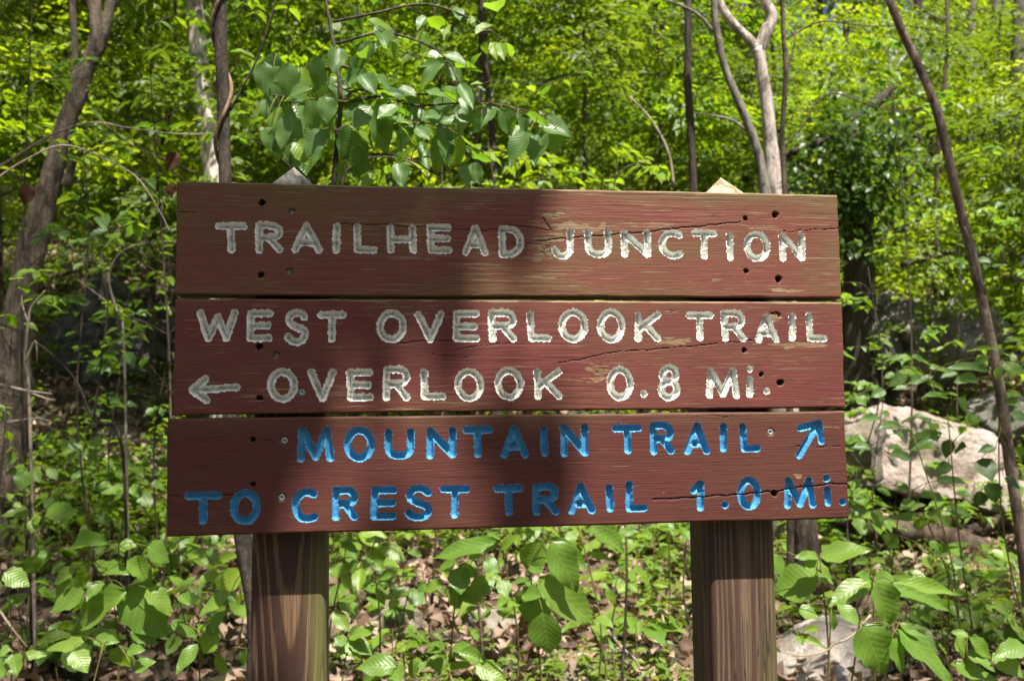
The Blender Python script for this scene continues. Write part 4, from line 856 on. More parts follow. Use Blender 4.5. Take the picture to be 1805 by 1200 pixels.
for (cr, cx_, cy_, Yd, lab, kd, lvs) in PL:
    px_, py_ = cp(cr, cx_, cy_); ctr = at(px_, py_, Yd); gzz = float(gz(ctr.x, ctr.y+.05)); off_ = random.uniform(.12, .22) if cr == 'J' else random.uniform(-.05, .05); base = Vector((ctr.x+off_, ctr.y+random.uniform(0, .08), float(gz(ctr.x+off_, ctr.y+.05))-.01))
    t = thing('seedling', lab, 'plant', tuple(base))
    mid_ = (base+ctr)/2+Vector((random.uniform(-.05, .05), random.uniform(-.03, .04), random.uniform(0, .04)))
    MB().tube([np.array(base), np.array(mid_), np.array(ctr)], [.003, .0024, .0016], 6, .05).build('stem', M['stem'], t, base)
    pb = MB(); s_ = CROP[cr][2]; joined = [np.array(ctr), np.array(ctr.lerp(mid_, .3)), np.array(ctr.lerp(mid_, .6))]
    for L_ in lvs:
        k_ = L_[5] if len(L_) > 5 else (kd if kd != 'long' else 'ivy')
        dz = random.uniform(-.05, .05); a = at(*cp(cr, L_[0], L_[1]), Yd+dz); tilt = random.uniform(-.05, .03)
        b = at(*cp(cr, L_[2], L_[3]), Yd+dz+tilt); wd = L_[4]/s_/F*Yd*random.uniform(1.12, 1.4)
        vis = Vector((0, -.62, .62)) + Vector((random.uniform(-.3, .3), 0, random.uniform(-.15, .2)))
        add_leaf(t, k_, a, b, vis, wd)
        an_ = np.array(a); q_ = min(joined, key=lambda v_: float(np.linalg.norm(v_-an_))); m2 = (q_+an_)/2+np.array([random.uniform(-.008, .008), 0, .008]); pb.tube([q_, m2, an_], [.0013, .0011, .0009], 5, 0, 3); joined += [an_, m2]
    pb.build('petioles', M['stem'], t, base, kind='stuff')

def filler(k, px_, py_, Yd, nl, leaf, kd, lab, grp):
    r_ = random.Random(3000+k); ctr = at(px_, py_, Yd); z0 = float(gz(ctr.x, Yd)); 
    if ctr.z < z0+.03: ctr.z = z0+.04
    base = Vector((ctr.x+r_.uniform(-.04, .04), Yd+r_.uniform(-.04, .04), z0-.01)); t = thing('seedling', lab, 'plant', tuple(base), grp)
    sm = MB().tube([np.array(base), np.array(base.lerp(ctr, .5)+Vector((r_.uniform(-.02, .02), 0, 0))), np.array(ctr)], [.003, .0024, .0016], 5, .05)
    sm.build('stem', M['stem'], t, base); pb = MB()
    for q in range(nl):
        an = q*2.4+r_.uniform(-.4, .4); f = r_.random()*.35; o_ = base.lerp(ctr, 1-f*.7); pl = r_.uniform(.02, .06); d = Vector((math.cos(an), math.sin(an)*.9, r_.uniform(-.1, .4))).normalized()
        a = o_+d*pl; L = leaf*r_.uniform(.6, 1.25); d2 = Vector((d.x, d.y, r_.uniform(-.75, .05))).normalized()
        add_leaf(t, kd if r_.random() < .75 else r_.choice(['ivy', 'lime']), a, a+d2*L, Vector((r_.uniform(-.3, .3), r_.uniform(-.5, .1), 1))); pb.tube([np.array(o_), np.array(a)], [.0011, .0009], 4, 0, 2)
    pb.build('petioles', M['stem'], t, base, kind='stuff')
KDN = {'ivy': 'toothed', 'lime': 'yellow-green', 'oval': 'round-leaved', 'long': 'narrow-leaved'}
ORD = ['first', 'second', 'third', 'fourth', 'fifth', 'sixth', 'seventh', 'eighth', 'ninth', 'tenth', 'eleventh', 'twelfth', 'thirteenth', 'fourteenth', 'fifteenth', 'sixteenth', 'seventeenth', 'eighteenth', 'nineteenth', 'twentieth', 'twenty-first', 'twenty-second', 'twenty-third', 'twenty-fourth', 'twenty-fifth']
fr = random.Random(55); FG = (('left of the left post', 0, 430), ('between the posts', 595, 1215), ('right of the right post', 1375, 1805))
fk = 0
for (wh, xa_, xb_), cnt in zip(FG, (74, 46, 72)):
    jobs = []
    for q in range(cnt):
        xq_ = fr.uniform(xa_, xb_); yq_ = fr.uniform(930, 1215) if 'between' in wh else fr.uniform(800, 1215)
        if 1370 < xq_ < 1570 and yq_ > 1040: continue
        g_ = gpt(xq_, yq_); Yq = g_.y
        hgt = fr.uniform(.05, .30); pxq = 902.5+g_.x/Yq*F; pyq = 600-(g_.z+hgt-CAM_H)/Yq*F
        jobs.append((pxq, pyq, Yq, fr.randint(5, 9), fr.uniform(.055, .11), fr.choice(['ivy', 'ivy', 'lime', 'oval', 'long'])))
    cnt_ = {}
    for jb in sorted(jobs):
        kd_ = (jb[5], jb[4] > .075); cnt_[kd_] = cnt_.get(kd_, 0)+1
        filler(fk, *jb, ORD[min(cnt_[kd_]-1, 24)] + ' from the left of the ' + ('larger ' if kd_[1] else 'small ') + KDN[kd_[0]] + ' seedlings ' + wh, 'small seedlings in the litter ' + wh); fk += 1

# ------------------------------------------------------------------ elm sapling whose big leaves hang above the sign
Yd = 2.1
el = [(420,465,460,665,90),(600,590,505,705,100),(330,565,272,697,92),(250,520,165,588,72),(50,478,82,608,88),(790,395,690,508,92),(712,555,752,732,58),(430,100,468,198,62),(1190,520,1288,582,52),(1180,600,1140,722,84),(1118,600,1035,728,78),
 (985,490,1042,602,78),(940,488,898,562,62),(940,515,990,495,50),(738,290,795,355,62),(730,282,628,370,55),(620,305,705,285,40),(842,490,768,522,45),(712,525,652,522,45),(705,600,700,758,66),(1240,585,1222,685,74),(600,578,652,622,50),
 (340,25,352,125,36),(500,470,480,560,60),(555,420,610,520,55),(240,430,190,500,55),(440,450,540,420,60),(520,400,590,430,60),(100,470,10,440,70),(130,400,20,430,60),(300,430,240,370,60),(180,350,160,460,60),(300,260,350,340,80),(350,340,410,400,60),
 (420,350,490,390,60),(640,500,600,560,60),(720,440,650,400,50),(830,400,845,500,60),(800,380,850,470,50),(900,520,860,590,80),(1060,540,1110,600,50),(1090,520,1010,560,60),(1160,550,1190,620,40),(640,560,600,640,60),(330,640,380,715,60),(620,640,650,770,50),
 (700,500,680,560,50),(520,480,440,520,60),(380,450,290,520,80),(280,380,370,330,60),(60,540,20,640,60),(120,620,100,760,110),(520,740,540,830,60),(500,750,425,812,60),(820,740,840,835,60),(850,740,890,820,50),(760,600,800,660,60),
 (870,160,940,100,40,'lime'),(870,100,840,90,40,'lime'),(930,190,920,240,50,'lime'),(950,190,965,250,40,'lime'),(980,195,1000,250,40,'lime'),(1010,190,1035,245,40,'lime'),(740,110,730,150,40,'lime'),(630,140,640,215,50,'lime'),(780,30,800,75,50),(850,20,845,60,50,'lime'),(220,100,250,130,50,'lime')]
elm = thing('elm_sapling', 'sapling whose big pleated drooping leaves hang over the top board', 'tree', tuple(Vector((at(560, 600, Yd).x, Yd+.1, float(gz(at(560, 600, Yd).x, Yd+.1))))))
eb = elm.location.copy()
tk = [np.array(eb), np.array(at(572, 700, Yd+.1)), np.array(at(588, 330, Yd+.05)), np.array(at(600, 180, Yd)), np.array(at(585, 60, Yd)), np.array(at(560, -60, Yd))]
MB().tube(tk, [.010, .008, .006, .005, .004, .003], 7, .05).build('trunk', M['bark_brown'], elm, eb)
def Q(x, y, d=0): return np.array(at(*cp('Q', x, y), Yd+d))
brs = [[Q(255, 470), Q(330, 410), Q(440, 425), Q(620, 430), Q(720, 425)], [Q(255, 470), Q(440, 440), Q(600, 480), Q(800, 470), Q(1000, 480), Q(1180, 530)], [Q(220, 300), Q(300, 310), Q(400, 400), Q(560, 400)],
       [Q(230, 600), Q(330, 560), Q(480, 570), Q(640, 560), Q(760, 590)], [Q(240, 200), Q(450, 150), Q(640, 200), Q(740, 270), Q(800, 380)], [Q(250, 620), Q(180, 500), Q(60, 450), Q(-60, 430)], [Q(225, 100), Q(420, 60), Q(640, 20), Q(860, 90), Q(1010, 190)],
       [Q(260, 720), Q(380, 700), Q(560, 720), Q(700, 800)]]
for b_ in brs: MB().tube(b_, [.0034, .0028, .0022, .0015], 6, .05).build('branch', M['bark_brown'], elm, eb)
bpts = np.concatenate([np.array(catmull(b_, 8)) for b_ in brs]); pet = MB()
for L_ in el:
    dz = random.uniform(-.12, .12); a = at(*cp('Q', L_[0], L_[1]), Yd+dz); b = at(*cp('Q', L_[2], L_[3]), Yd+dz+random.uniform(-.04, .04))
    b = a+(b-a)*1.22
    add_leaf(elm, L_[5] if len(L_) > 5 else 'elm', a, b, Vector((random.uniform(-.3, .3), -.8, .55)), L_[4]/2.5786/F*Yd*1.3)
    q = bpts[np.argmin(np.linalg.norm(bpts-np.array(a), axis=1))]; pet.tube([q, (q+np.array(a))/2+np.array([0, 0, .004]), np.array(a)], [.0012, .0009], 4, 0, 3)
for (x0, y0) in [(random.uniform(-120, 230), random.uniform(230, 640)) for _ in range(34)]:   # drooping leaves on the left of the spray
    a = at(*cp('Q', x0, y0), Yd+random.uniform(-.15, .15)); b = a+Vector((random.uniform(-.035, .035), random.uniform(-.02, .02), -random.uniform(.05, .085)))
    add_leaf(elm, 'lime' if random.random() < .4 else 'elm', a, b, Vector((random.uniform(-.4, .4), -.8, .5)), random.uniform(.035, .055)); q = bpts[np.argmin(np.linalg.norm(bpts-np.array(a), axis=1))]; pet.tube([q, (q+np.array(a))/2+np.array([0, 0, .01]), np.array(a)], [.0013, .0009], 4, 0, 3)
for k in range(75):   # further leaves along the twigs
    q = bpts[random.randrange(len(bpts))]; a = Vector(q)+Vector((random.uniform(-.04, .04), random.uniform(-.1, .25), random.uniform(-.02, .03))); an = random.uniform(0, 6.28); L = random.uniform(.05, .085)
    b = a+Vector((math.cos(an)*.7, math.sin(an)*.4, random.uniform(-.9, .1))).normalized()*L
    add_leaf(elm, 'elm' if random.random() < .6 else 'lime', a, b, Vector((random.uniform(-.4, .4), random.uniform(-.9, .3), .7)))
    pet.tube([q, np.array(a)], [.0010, .0009], 4, 0, 2)
pet.build('petioles', M['stem'], elm, eb, kind='stuff')

# ------------------------------------------------------------------ understory saplings with their own leaves
def sapling(lab, px_, py_top, Yd, spread, nbr, nleaf, leaf, kinds, seed, lean=0, low=.25, name='understory_sapling', bare=False):
    rs_ = random.Random(seed); top = at(px_, py_top, Yd); bx = top.x+lean; z0 = float(gz(bx, Yd)); base = Vector((bx, Yd, z0-.03))
    t = thing(name, lab, 'tree', tuple(base)); H = top.z-z0
    mid1 = base.lerp(top, .35)+Vector((rs_.uniform(-.06, .06), rs_.uniform(-.05, .05), 0)); mid2 = base.lerp(top, .7)+Vector((rs_.uniform(-.06, .06), rs_.uniform(-.05, .05), 0))
    r0 = .0022+.0016*H; tm = M['twig'] if bare else M['bark_brown']
    line = catmull([base, mid1, mid2, top], 8)
    MB().tube([np.array(p) for p in (base, mid1, mid2, top)], [r0, r0*.75, r0*.5, r0*.2], 7, .06).build('trunk', tm, t, base)
    allb = []; bb = MB()
    for k in range(nbr):
        f = low+(1-low)*(k+.5)/nbr; p = Vector(line[int(f*(len(line)-1))]); a = rs_.uniform(0, 2*PI)
        L = spread*(1.1-.6*f)*rs_.uniform(.7, 1.2); d = Vector((math.cos(a), math.sin(a)*.8, rs_.uniform(.0, .5))).normalized()
        P = [p, p+d*L*.35+Vector((0, 0, .03)), p+d*L*.7+Vector((rs_.uniform(-.05, .05), 0, .02)), p+d*L+Vector((rs_.uniform(-.05, .05), 0, -.08*L))]
        MBb = MB().tube([np.array(q) for q in P], [r0*.42, r0*.3, r0*.2, r0*.1], 5, .05, 4).build('branch', tm, t, base)
        cp_ = catmull(P, 8); allb.append(cp_)
        for s_ in range(3):
            i_ = rs_.randrange(8, 24); q = Vector(cp_[i_]); dd = (d*.5+Vector((rs_.uniform(-1, 1), rs_.uniform(-1, 1), rs_.uniform(-.2, .3)))).normalized()*L*.35
            P2 = [q, q+dd*.5+Vector((0, 0, .01)), q+dd]; bb.tube([np.array(v_) for v_ in P2], [r0*.14, r0*.08], 4, 0, 3); allb.append(catmull(P2, 8))
    bb.build('twigs', tm, t, base, kind='stuff')
    for k in range(nleaf):
        br_ = rs_.choice(allb); i_ = int(len(br_)*rs_.random()**.7); a = Vector(br_[min(i_, len(br_)-1)]); an = rs_.uniform(0, 6.28); L = leaf*rs_.uniform(.55, 1.2)
        b = a+Vector((math.cos(an), math.sin(an), rs_.uniform(-.7, .15))).normalized()*L
        add_leaf(t, rs_.choice(kinds), a, b, Vector((rs_.uniform(-.35, .35), rs_.uniform(-.6, .2), 1)))
    return t
SP = [('thin-leaved sapling spreading in front of the crooked trunk', 120, 90, 3.7, .40, 9, 85, .055, ['lime', 'elm'], .12, .45),
 ('leafy sapling in the gap left of the sign, below the crooked trunk', 180, 470, 4.4, .5, 10, 130, .055, ['lime', 'elm'], .05, .15),
 ('leafy sapling filling the top left corner', 60, -60, 3.0, .55, 10, 150, .065, ['lime', 'elm'], 0, .3),
 ('sapling with lime leaves between the crooked tree and the pale trunk', 255, 10, 3.3, .5, 10, 150, .06, ['lime', 'lime', 'elm'], .05, .3),
 ('sapling leafing out right of the vine-wrapped stem', 500, -60, 3.2, .6, 11, 170, .065, ['lime', 'elm'], .05, .45),
 ('sapling with fresh leaves above the middle of the sign', 760, -80, 3.6, .6, 10, 150, .065, ['lime', 'lime', 'elm'], 0, .5),
 ('low leafy shrub peeking over the top board near the right post', 1090, 280, 2.6, .26, 7, 60, .06, ['lime'], 0, .7),
 ('small yellow-green sprout just behind the top board below the elm leaves', 860, 250, 2.7, .22, 6, 45, .055, ['lime'], 0, .75),
 ('broad-leaved sapling against the left edge of the sign', 285, 350, 3.9, .45, 9, 110, .06, ['lime', 'elm'], 0, .3),
 ('leafy sapling at the left edge beside the crooked trunk', 30, 480, 2.9, .28, 7, 60, .06, ['lime', 'ivy'], -.05, .5),
 ('thin sapling with scattered leaves at the upper right', 1560, 60, 4.4, .6, 10, 130, .06, ['lime', 'elm'], .1, .4),
 ('sapling leafing at the right edge of the picture', 1790, 250, 3.4, .45, 9, 120, .06, ['lime', 'elm'], .05, .35),
 ('sapling growing out behind the rock outcrop', 1690, 380, 5.2, .6, 9, 110, .06, ['lime'], .0, .35),
 ('leafy stem beside the right edge of the sign', 1530, 470, 3.2, .24, 8, 80, .05, ['lime', 'ivy'], .0, .3),
 ('shrubby sapling between the sign and the outcrop', 1545, 560, 4.2, .4, 8, 110, .055, ['elm', 'ivy'], .0, .2)]
for k, (lab, a, b, c, d, e, f, g, h, ln, lw) in enumerate(SP): sapling(lab, a, b, c, d, e, f, g, h, 100+k, ln, lw)
# bare pale bush with twigs on the left
for k, (lab, a, b, Yq, pts) in enumerate([
    ('pale bare-stemmed bush in the shade left of the sign', 205, 440, 3.7, [[(218, 600), (205, 545), (192, 490), (212, 445), (262, 428), (310, 425)], [(205, 545), (186, 530), (160, 510), (130, 488)], [(192, 490), (178, 450), (190, 430), (212, 400), (226, 395)], [(212, 445), (210, 410), (208, 380)]]),
    ('spiky pale twig rising in front of the crooked trunk', 50, 560, 2.9, [[(52, 720), (44, 640), (50, 570), (56, 540), (80, 512)], [(44, 640), (62, 600), (66, 640)], [(50, 570), (40, 540), (38, 520)]]),
    ('long dark twig arching from the litter up the left side', 180, 600, 3.1, [[(215, 790), (165, 740), (130, 665), (60, 600), (0, 570)], [(165, 740), (178, 640), (190, 540), (180, 480)]]),
    ('pale dead twig lying low at the left edge', 40, 690, 2.9, [[(0, 678), (45, 688), (92, 694)], [(45, 688), (80, 702), (98, 706)]])]):
    base = at(*pts[0][0], Yq); gg = float(gz(base.x, base.y)); t = thing('bare_bush' if k == 0 else 'bare_twig', lab, 'twigs', (base.x, base.y, gg))
    mt = M['bark_dark'] if k == 2 else M['twig']; P0 = px_line(pts[0], Yq)
    if k != 3: P0 = [np.array([base.x+.02, base.y, gg-.02])]+P0
    MB().tube(P0, [.006, .005, .0035, .002], 6, .1).build('stem', mt, t, t.location)
    for q in pts[1:]: MB().tube(px_line(q, Yq), [.0035, .0028, .0015], 5, .1).build('branch', mt, t, t.location)
    if k == 0:
        for q in range(46):
            pp = random.choice([(226, 395), (262, 428), (300, 424), (190, 430), (170, 440), (208, 385), (240, 440), (180, 480), (215, 560), (220, 590)]); a = at(pp[0]+random.gauss(0, 14), pp[1]+random.gauss(0, 9), Yq+random.gauss(0, .08)); an = random.uniform(0, 6.28)
            add_leaf(t, 'lime', a, a+Vector((math.cos(an), math.sin(an), random.uniform(-.5, .1))).normalized()*random.uniform(.03, .06), Vector((0, -.3, 1)))
# long branches crossing the upper left
for lab, pts, Yq, w_ in (('thin branch arching from the left edge towards the pale trunk', [(-10, 300), (60, 255), (115, 228), (170, 216), (230, 226), (310, 236), (392, 236)], 3.0, 3.8),
                         ('pale lower branch arching at the left edge', [(-10, 318), (40, 285), (110, 256), (180, 278), (240, 312), (280, 370), (300, 410)], 2.8, 3.5),
                         ('drooping twig slanting down towards the sign corner', [(180, 215), (230, 255), (290, 280), (345, 305)], 3.0, 3.5),
                         ('thin twig crossing above the top board', [(600, 345), (612, 300), (660, 278), (720, 285), (760, 320)], 2.5, 5),
                         ('pale curved stem rising right of the middle', [(1188, 330), (1178, 270), (1150, 215), (1110, 170)], 4.2, 6),
                         ('dark side branch reaching right from the middle trees', [(945, 152), (985, 135), (1040, 132), (1100, 138), (1160, 130)], 6.0, 5),
                         ('red-brown twig curving over the pale slab by the right post', [(1535, 1083), (1502, 1120), (1470, 1135), (1455, 1147), (1418, 1155), (1385, 1150)], 2.15, 4.5),
                         ('leafless stem standing left of the right post', [(1214, 1100), (1205, 1050), (1206, 1000), (1210, 950)], 2.9, 4),
                         ('pale stick lying in the litter between the posts', [(1070, 1110), (1095, 1140), (1118, 1160), (1130, 1182)], 2.7, 7),
                         ('forked grey stick at the lower left', [(-5, 1070), (20, 1105), (48, 1140)], 2.3, 5)):
    o = MB().tube(px_line(pts, Yq), [r_at(w_, Yq), r_at(w_*.8, Yq), r_at(w_*.5, Yq)], 6, .08).build('twig', M['twig'] if 'pale' in lab or 'stick' in lab else M['bark_brown']); tag(o, lab, 'twig')
for lab, (x0, y0, x1, y1), w_ in (('withered dark leaf hanging left of the sign', (312, 268, 292, 302), .035), ('second withered leaf dangling below the first', (300, 325, 303, 348), .03), ('curled brown leaf beside the crooked trunk', (52, 325, 42, 365), .045)):
    a = at(x0, y0, 2.9); b = at(x1, y1, 2.9); me = LF['ivyd'][1].copy(); me.materials.clear(); me.materials.append(M['dead_brown'])
    o = put('withered_leaf', me, mat=orient(a, b, Vector((.4, -1, 0)), w_, 'ivyd')); tag(o, lab, 'leaf')

# ------------------------------------------------------------------ woods behind
def wood_tree(name, x, y, H, r, crowns, mat, lab, group, seed, lean=0., branches=2):
    rs_ = random.Random(seed); z0 = float(gz(x, y)); base = Vector((x, y, z0-.1)); t = thing(name, lab, 'tree', tuple(base), group)
    P = [np.array([x, y, z0-.1])]; 
    for k in range(1, 6): P.append(np.array([x+lean*H*k/5+rs_.uniform(-1, 1)*H*.012, y+rs_.uniform(-1, 1)*H*.012, z0+H*k/5]))
    MB().tube(P, [r*1.35, r, r*.9, r*.75, r*.6, r*.4], 8, .1, 4, seed).build('trunk', mat, t, base)
    for k in range(branches):
        f = rs_.uniform(.3, .85); p = np.array([x+lean*H*f, y, z0+H*f]); a = rs_.uniform(0, 6.28); L = H*rs_.uniform(.1, .2)
        MB().tube([p, p+np.array([math.cos(a)*L*.5, math.sin(a)*L*.5, L*.35]), p+np.array([math.cos(a)*L, math.sin(a)*L, L*.8])], [r*.4, r*.28, r*.1], 5, .1, 4).build('limb', mat, t, base)
    for (kind, dx, dy, dz, s) in crowns:
        o = put('crown', rs_.choice(CR[kind]), t, kind='stuff'); o.location = (dx, dy, dz+.1); o.rotation_euler = (rs_.uniform(-.15, .15), rs_.uniform(-.15, .15), rs_.uniform(0, 6.28)); o.scale = (s, s, s*rs_.uniform(.85, 1.15))
    return t
rr = random.Random(77)
for k, (xp, Yq, wp, ln, lab) in enumerate([(1500, 12, 18, -3, 'dark'), (1547, 16, 10, 2, 'thin grey'), (1612, 11, 17, 4, 'dark straight'), (1648, 15, 9, 0, 'very thin'), (1706, 10, 15, 4, 'speckled grey'), (1728, 14, 9, 2, 'slender dark'), (1762, 12, 14, -5, 'grey'), (1800, 9, 24, 8, 'stout dark'),
        (1308, 14, 16, 0, 'pale grey'), (1425, 13, 10, 6, 'thin dark'), (655, 10, 14, 0, 'dark'), (560, 8.5, 14, 3, 'brown'), (250, 9, 20, -6, 'grey'), (1020, 13, 12, 3, 'thin grey'), (720, 12, 12, -4, 'narrow')]):
    trunk_tree('slender_tree', lab + ' bare trunk ' + ['left of the broken snag tip', 'between the snag and the leaning sapling', 'crossing behind the top of the leaning sapling', 'just right of the leaning sapling top', 'right of the leaning sapling', 'in the upper right woods', 'near the upper right corner', 'cut by the right edge of the picture', 'behind the curved grey stem', 'right of the slim straight stem', 'behind the elm leaves', 'behind the left post top', 'between the crooked tree and pale trunk', 'right of the middle of the sign', 'behind the drooping elm branch'][k], 'tree',
        px_line([(xp, 560), (xp+ln, 300), (xp+ln*.4, 150), (xp+ln*1.5, 30), (xp+ln, -200)], Yq), [r_at(wp*1.25, Yq), r_at(wp, Yq), r_at(wp*.95, Yq), r_at(wp*.85, Yq), r_at(wp*.75, Yq)], M['bark_grey' if 'grey' in lab else 'bark_dark'], [], 9, .12)
# near shrubs and small trees, 5 to 8 m away
near_spots = [(-2.9, 5.3), (-2.2, 6.0), (-1.5, 5.2), (-.9, 6.3), (-.2, 5.4), (.5, 6.2), (1.1, 7.2), (2.0, 7.6), (2.9, 6.6), (3.6, 7.4), (-3.6, 6.9), (-1.9, 7.3), (-.5, 7.4), (3.5, 5.6), (-3.0, 4.3), (4.4, 8.5)]
near_lab = ['leafy bush against the left edge above the crooked tree foot', 'bright bush behind the pale trunk', 'young tree crown between the pale trunk and the elm leaves', 'leafy young tree above the left half of the top board', 'thick young tree behind the elm leaves', 'young tree behind the middle of the sign', 'dense green tree right of the middle dark trunk', 'green bush left of the forked tree', 'leafy bush right of the forked tree', 'bush beside the ivy-smothered snag', 'far left bush on the slope', 'bush up the slope behind the left corner of the sign', 'tree behind the elm leaves, higher up the slope', 'bush behind the leaning sapling', 'shaded bush behind the crooked trunk', 'leafy tree at the right edge behind the outcrop']
for k, ((x, y), lab) in enumerate(zip(near_spots, near_lab)):
    H = rr.uniform(2.4, 3.4); zc = .5 if y < 6 else .7
    hi = 1. if x < 1.6 else .6
    cr = [('bush', rr.uniform(-.2, .2), 0, H*.62*hi, rr.uniform(.75, .95)), ('bush', rr.uniform(-.4, .4), rr.uniform(-.2, .3), H*.95*hi, rr.uniform(.7, .9))]
    if k in (0, 1, 2, 3, 4, 5, 6): cr.append(('bush', rr.uniform(-.4, .4), .2, H*1.35, .9))
    wood_tree('young_tree', x, y, H*1.2, rr.uniform(.012, .025), cr, M['bark_brown'], lab, 'young trees and bushes close behind the sign', 200+k, rr.uniform(-.06, .06))
# middle woods
def spots(n, y0, y1, wfac, mind, seed):
    r_ = random.Random(seed); out = []
    for _ in range(6000):
        y = r_.uniform(y0, y1); x = r_.uniform(-1, 1)*(y*wfac+1.2)
        if all((x-a)**2+(y-b)**2 > mind**2 for a, b in out): out.append((x, y))
        if len(out) >= n: break
    return out
def sector(x, y):
    px_ = 902.5+x/y*F
    for lim, s in ((310, 'left of the sign'), (600, 'behind the vine-wrapped sapling'), (900, 'behind the elm leaves'), (1200, 'left of the forked tree'), (1480, 'around the forked tree'), (1700, 'left of the leaning sapling')):
        if px_ < lim: return s
    return 'towards the right edge'
ORD = ['first', 'second', 'third', 'fourth', 'fifth', 'sixth', 'seventh', 'eighth', 'ninth', 'tenth', 'eleventh', 'twelfth', 'thirteenth', 'fourteenth', 'fifteenth', 'sixteenth', 'seventeenth', 'eighteenth', 'nineteenth', 'twentieth']
def ranked(sp_):
    sp_ = sorted(sp_, key=lambda q: q[0]/q[1]); cnt = {}; out = []
    for q in sp_:
        s_ = sector(*q); cnt[s_] = cnt.get(s_, 0)+1; out.append((q[0], q[1], ORD[min(cnt[s_]-1, 19)]))
    return out
for k, (x, y, od) in enumerate(ranked(spots(30, 8.2, 15, .56, 1.15, 5))):
    H = rr.uniform(4, 7); cr = []
    px_ = 902+x/y*F; open_ = px_ > 1250
    for q in range(1 if open_ else 2): cr.append(('mid', rr.uniform(-.6, .6), rr.uniform(-.4, .4), H*(.28+.42*q)+rr.uniform(-.3, .3), rr.uniform(.6, .9)))
    wood_tree('forest_tree', x, y, H*1.3, rr.uniform(.03, .07), cr, M[rr.choice(['bark_far', 'bark_dark', 'bark_grey'])], od + ' from the left of the slim leafy trees ' + sector(x, y), 'woodland trees in the middle distance ' + sector(x, y), 400+k, rr.uniform(-.06, .06))
for k, (x, y, od) in enumerate(ranked(spots(60, 15, 42, .56, 1.9, 9))):
    H = rr.uniform(12, 18); px_ = 902+x/y*F; cr = []
    if px_ < 1150 or rr.random() < .42: cr.append(('tall', rr.uniform(-.8, .8), rr.uniform(-.5, .5), H*.33, rr.uniform(.75, 1.1)))
    if (px_ < 1100 and rr.random() < .8) or rr.random() < .22: cr.append(('tall', rr.uniform(-.8, .8), rr.uniform(-.5, .5), H*.75, rr.uniform(.7, 1.)))
    if not cr: cr.append(('mid', 0, 0, 2.2, 1.2))
    wood_tree('tall_tree', x, y, H, rr.uniform(.09, .17), cr, M[rr.choice(['bark_far', 'bark_grey', 'bark_far'])], od + ' from the left of the tall distant trees ' + sector(x, y), 'tall trees on the far hillside ' + sector(x, y), 600+k, rr.uniform(-.04, .04))

# ------------------------------------------------------------------ overhanging trees beside and behind the camera: they dapple the light
def light_at(px_, py_):
    """how open the canopy is above this point of the sign, 0 shade .. 1 sun (read off the photograph)"""
    edge_ = np.interp(py_, [200, 330, 420, 500, 560, 640, 700], [980, 915, 840, 840, 810, 730, 660])
    v_ = 1/(1+np.exp(-(px_-edge_)/np.interp(py_, [330, 520, 620], [85, 60, 42])))
    low = 1/(1+np.exp(-(px_-480)/22)); f = np.clip((py_-705)/50, 0, 1); v_ = v_*(1-f)+low*f
    v_ = np.where((py_ > 960) & (px_ > 400), np.maximum(v_, .8), v_)
    v_ = v_*(1-.93*np.exp(-(((px_-925)/78)**4+((py_-850)/112)**4)))
    v_ = v_*(1-.2*np.exp(-(((px_-660)/170)**4+((py_-850)/110)**4)))
    v_ = v_*(1-.55*np.exp(-(((px_-1100)/75)**2+((py_-700)/38)**2)))
    v_ = v_*(1-.45*np.exp(-(((px_-1120)/50)**2+((py_-345)/30)**2)))
    v_ = np.maximum(v_, .75*np.exp(-(((px_-400)/85)**2+((py_-480)/60)**2)))
    v_ = np.maximum(v_, .6*np.exp(-(((px_-620)/70)**2+((py_-420)/60)**2))
    + 0*px_)
    v_ = np.maximum(v_, .7*np.exp(-(((px_-560)/60)**2+((py_-640)/50)**2)))
    v_ = np.maximum(v_, .5*np.exp(-(((px_-340)/55)**2+((py_-880)/50)**2)))
    return v_
rs = np.random.default_rng(91)
Sv = np.array(SUN); n_try = 26000
# points over the sign region (photo pixels), pushed up along the sun's direction
px_ = rs.uniform(-150, 1900, n_try); py_ = rs.uniform(100, 1330, n_try)
keep = rs.random(n_try) < (1-light_at(px_, py_))**1.5*np.where((px_ < 240) | (px_ > 1560), .35, 1.)
keep &= ~((px_ > 1020) & (rs.random(n_try) < .99))
px_, py_ = px_[keep], py_[keep]; Wp = np.zeros((len(px_), 3))
for k in range(len(px_)):
    q = sloc(px_[k], py_[k]); p = SM @ Vector((q[0], 0, q[1])); Wp[k] = p
dist = rs.uniform(4.6, 5.8, len(px_)); Pc = Wp+Sv*dist[:, None]
sel = rs.choice(len(Pc), min(520, len(Pc)), replace=False); Pc = Pc[sel]
an = rs.random(len(Pc))*2*PI; Dd = np.stack([np.cos(an), np.sin(an), rs.uniform(-.5, .1, len(Pc))], 1); Nl = np.stack([rs.normal(0, .3, len(Pc)), rs.normal(0, .3, len(Pc)), np.ones(len(Pc))], 1)
Pc = Pc-Dd*.03
V, T, tn = leaf_cloud(Pc, Dd, Nl, rs.uniform(.055, .095, len(Pc)), rs.random(len(Pc)), wid=1.2)
cc = Pc.mean(0); ob = Vector((1.9, -2.6, float(gz(1.9, -2.6))-.1))
oh = thing('overhanging_tree', 'tree behind the viewer whose leafy limb shades the left half of the sign', 'tree', tuple(ob))
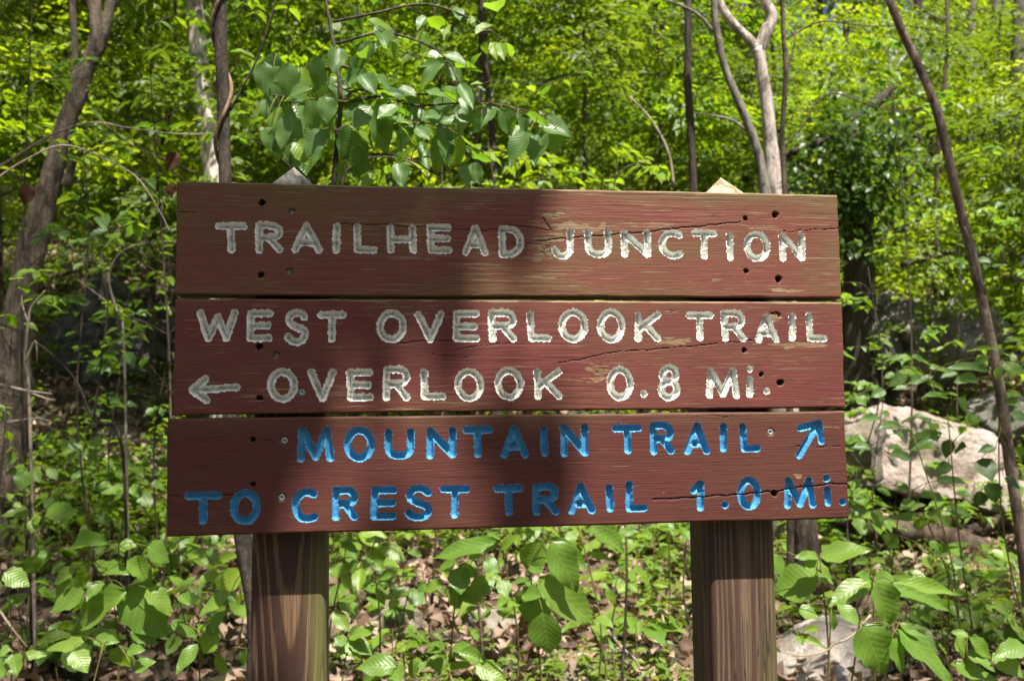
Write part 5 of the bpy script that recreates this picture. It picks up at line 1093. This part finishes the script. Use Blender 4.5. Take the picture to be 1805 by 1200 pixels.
MB().tube([np.array(ob), np.array([1.95, -2.6, 2.2]), np.array([1.8, -2.3, 4.2]), np.array([1.6, -2.0, 6.2]), np.array([1.5, -2.0, 8.])], [.13, .11, .095, .07, .04], 12, .1).build('trunk', M['bark_brown'], oh, ob)
for k in range(5):
    e = Pc[rs.integers(len(Pc))]; MB().tube([np.array([1.7, -2.15, 5.0+k*.2]), (np.array([1.7, -2.15, 5.4+k*.2])+e)/2+np.array([0, 0, .2]), e], [.022, .012, .004], 6, .1).build('limb', M['bark_brown'], oh, ob)
put('crown', mesh_np('crown', V-np.array(ob), T, [M['far1']], False, tint=tn), oh, kind='stuff')
# wider canopy overhead, with gaps, carried by tall trees outside the frame
for k, (x, y, H, cs) in enumerate([(-3.6, -.5, 9, [(1.4, 1.2, 7.4, .75), (-1., 2.8, 8.2, .7), (3.5, 1.0, 7.5, .55), (2.6, 1.9, 7.9, .5)]), (4.6, -1.6, 9.5, [(.4, 1., 8.0, .5), (-2.0, 2.1, 7.5, .42)]), (-5.2, 3.2, 10, [(1.6, 1.2, 7.6, .8), (2.2, -1., 8.6, .6)]), (7.2, 4.2, 11, [(-.6, 1.6, 9.2, .5)]), (-1.5, -5., 10, [(.2, 1., 8.5, .8), (-1.5, .5, 7.5, .8)])]):
    wood_tree('canopy_tree', x, y, H, .12, [('mid', a, b, c, s) for a, b, c, s in cs], M['bark_grey'], ['tall tree outside the left of the view shading the litter', 'tall tree outside the right of the view', 'tall tree left of the crooked tree, outside the view', 'tall tree beyond the right edge', 'tall tree behind the viewer on the left'][k], None, 900+k, 0.)
for k, x in enumerate((-9, -5.5, -2.2, 1.6, 5., 8.5)):
    wood_tree('leafy_tree', x, -7.5-(k % 2), 8, .1, [('tall', 0, 0, 3.6, .62)], M['bark_grey'], ['leafy tree far behind the viewer to the left', 'second leafy tree behind the viewer, left', 'third leafy tree behind the viewer, near the middle', 'fourth leafy tree behind the viewer, right of the middle', 'fifth leafy tree behind the viewer, right', 'leafy tree far behind the viewer to the right'][k], None, 950+k, 0.)
print('objects', len(bpy.data.objects), 'tris', sum(len(m.loop_triangles) if m.loop_triangles else len(m.polygons) for m in bpy.data.meshes))
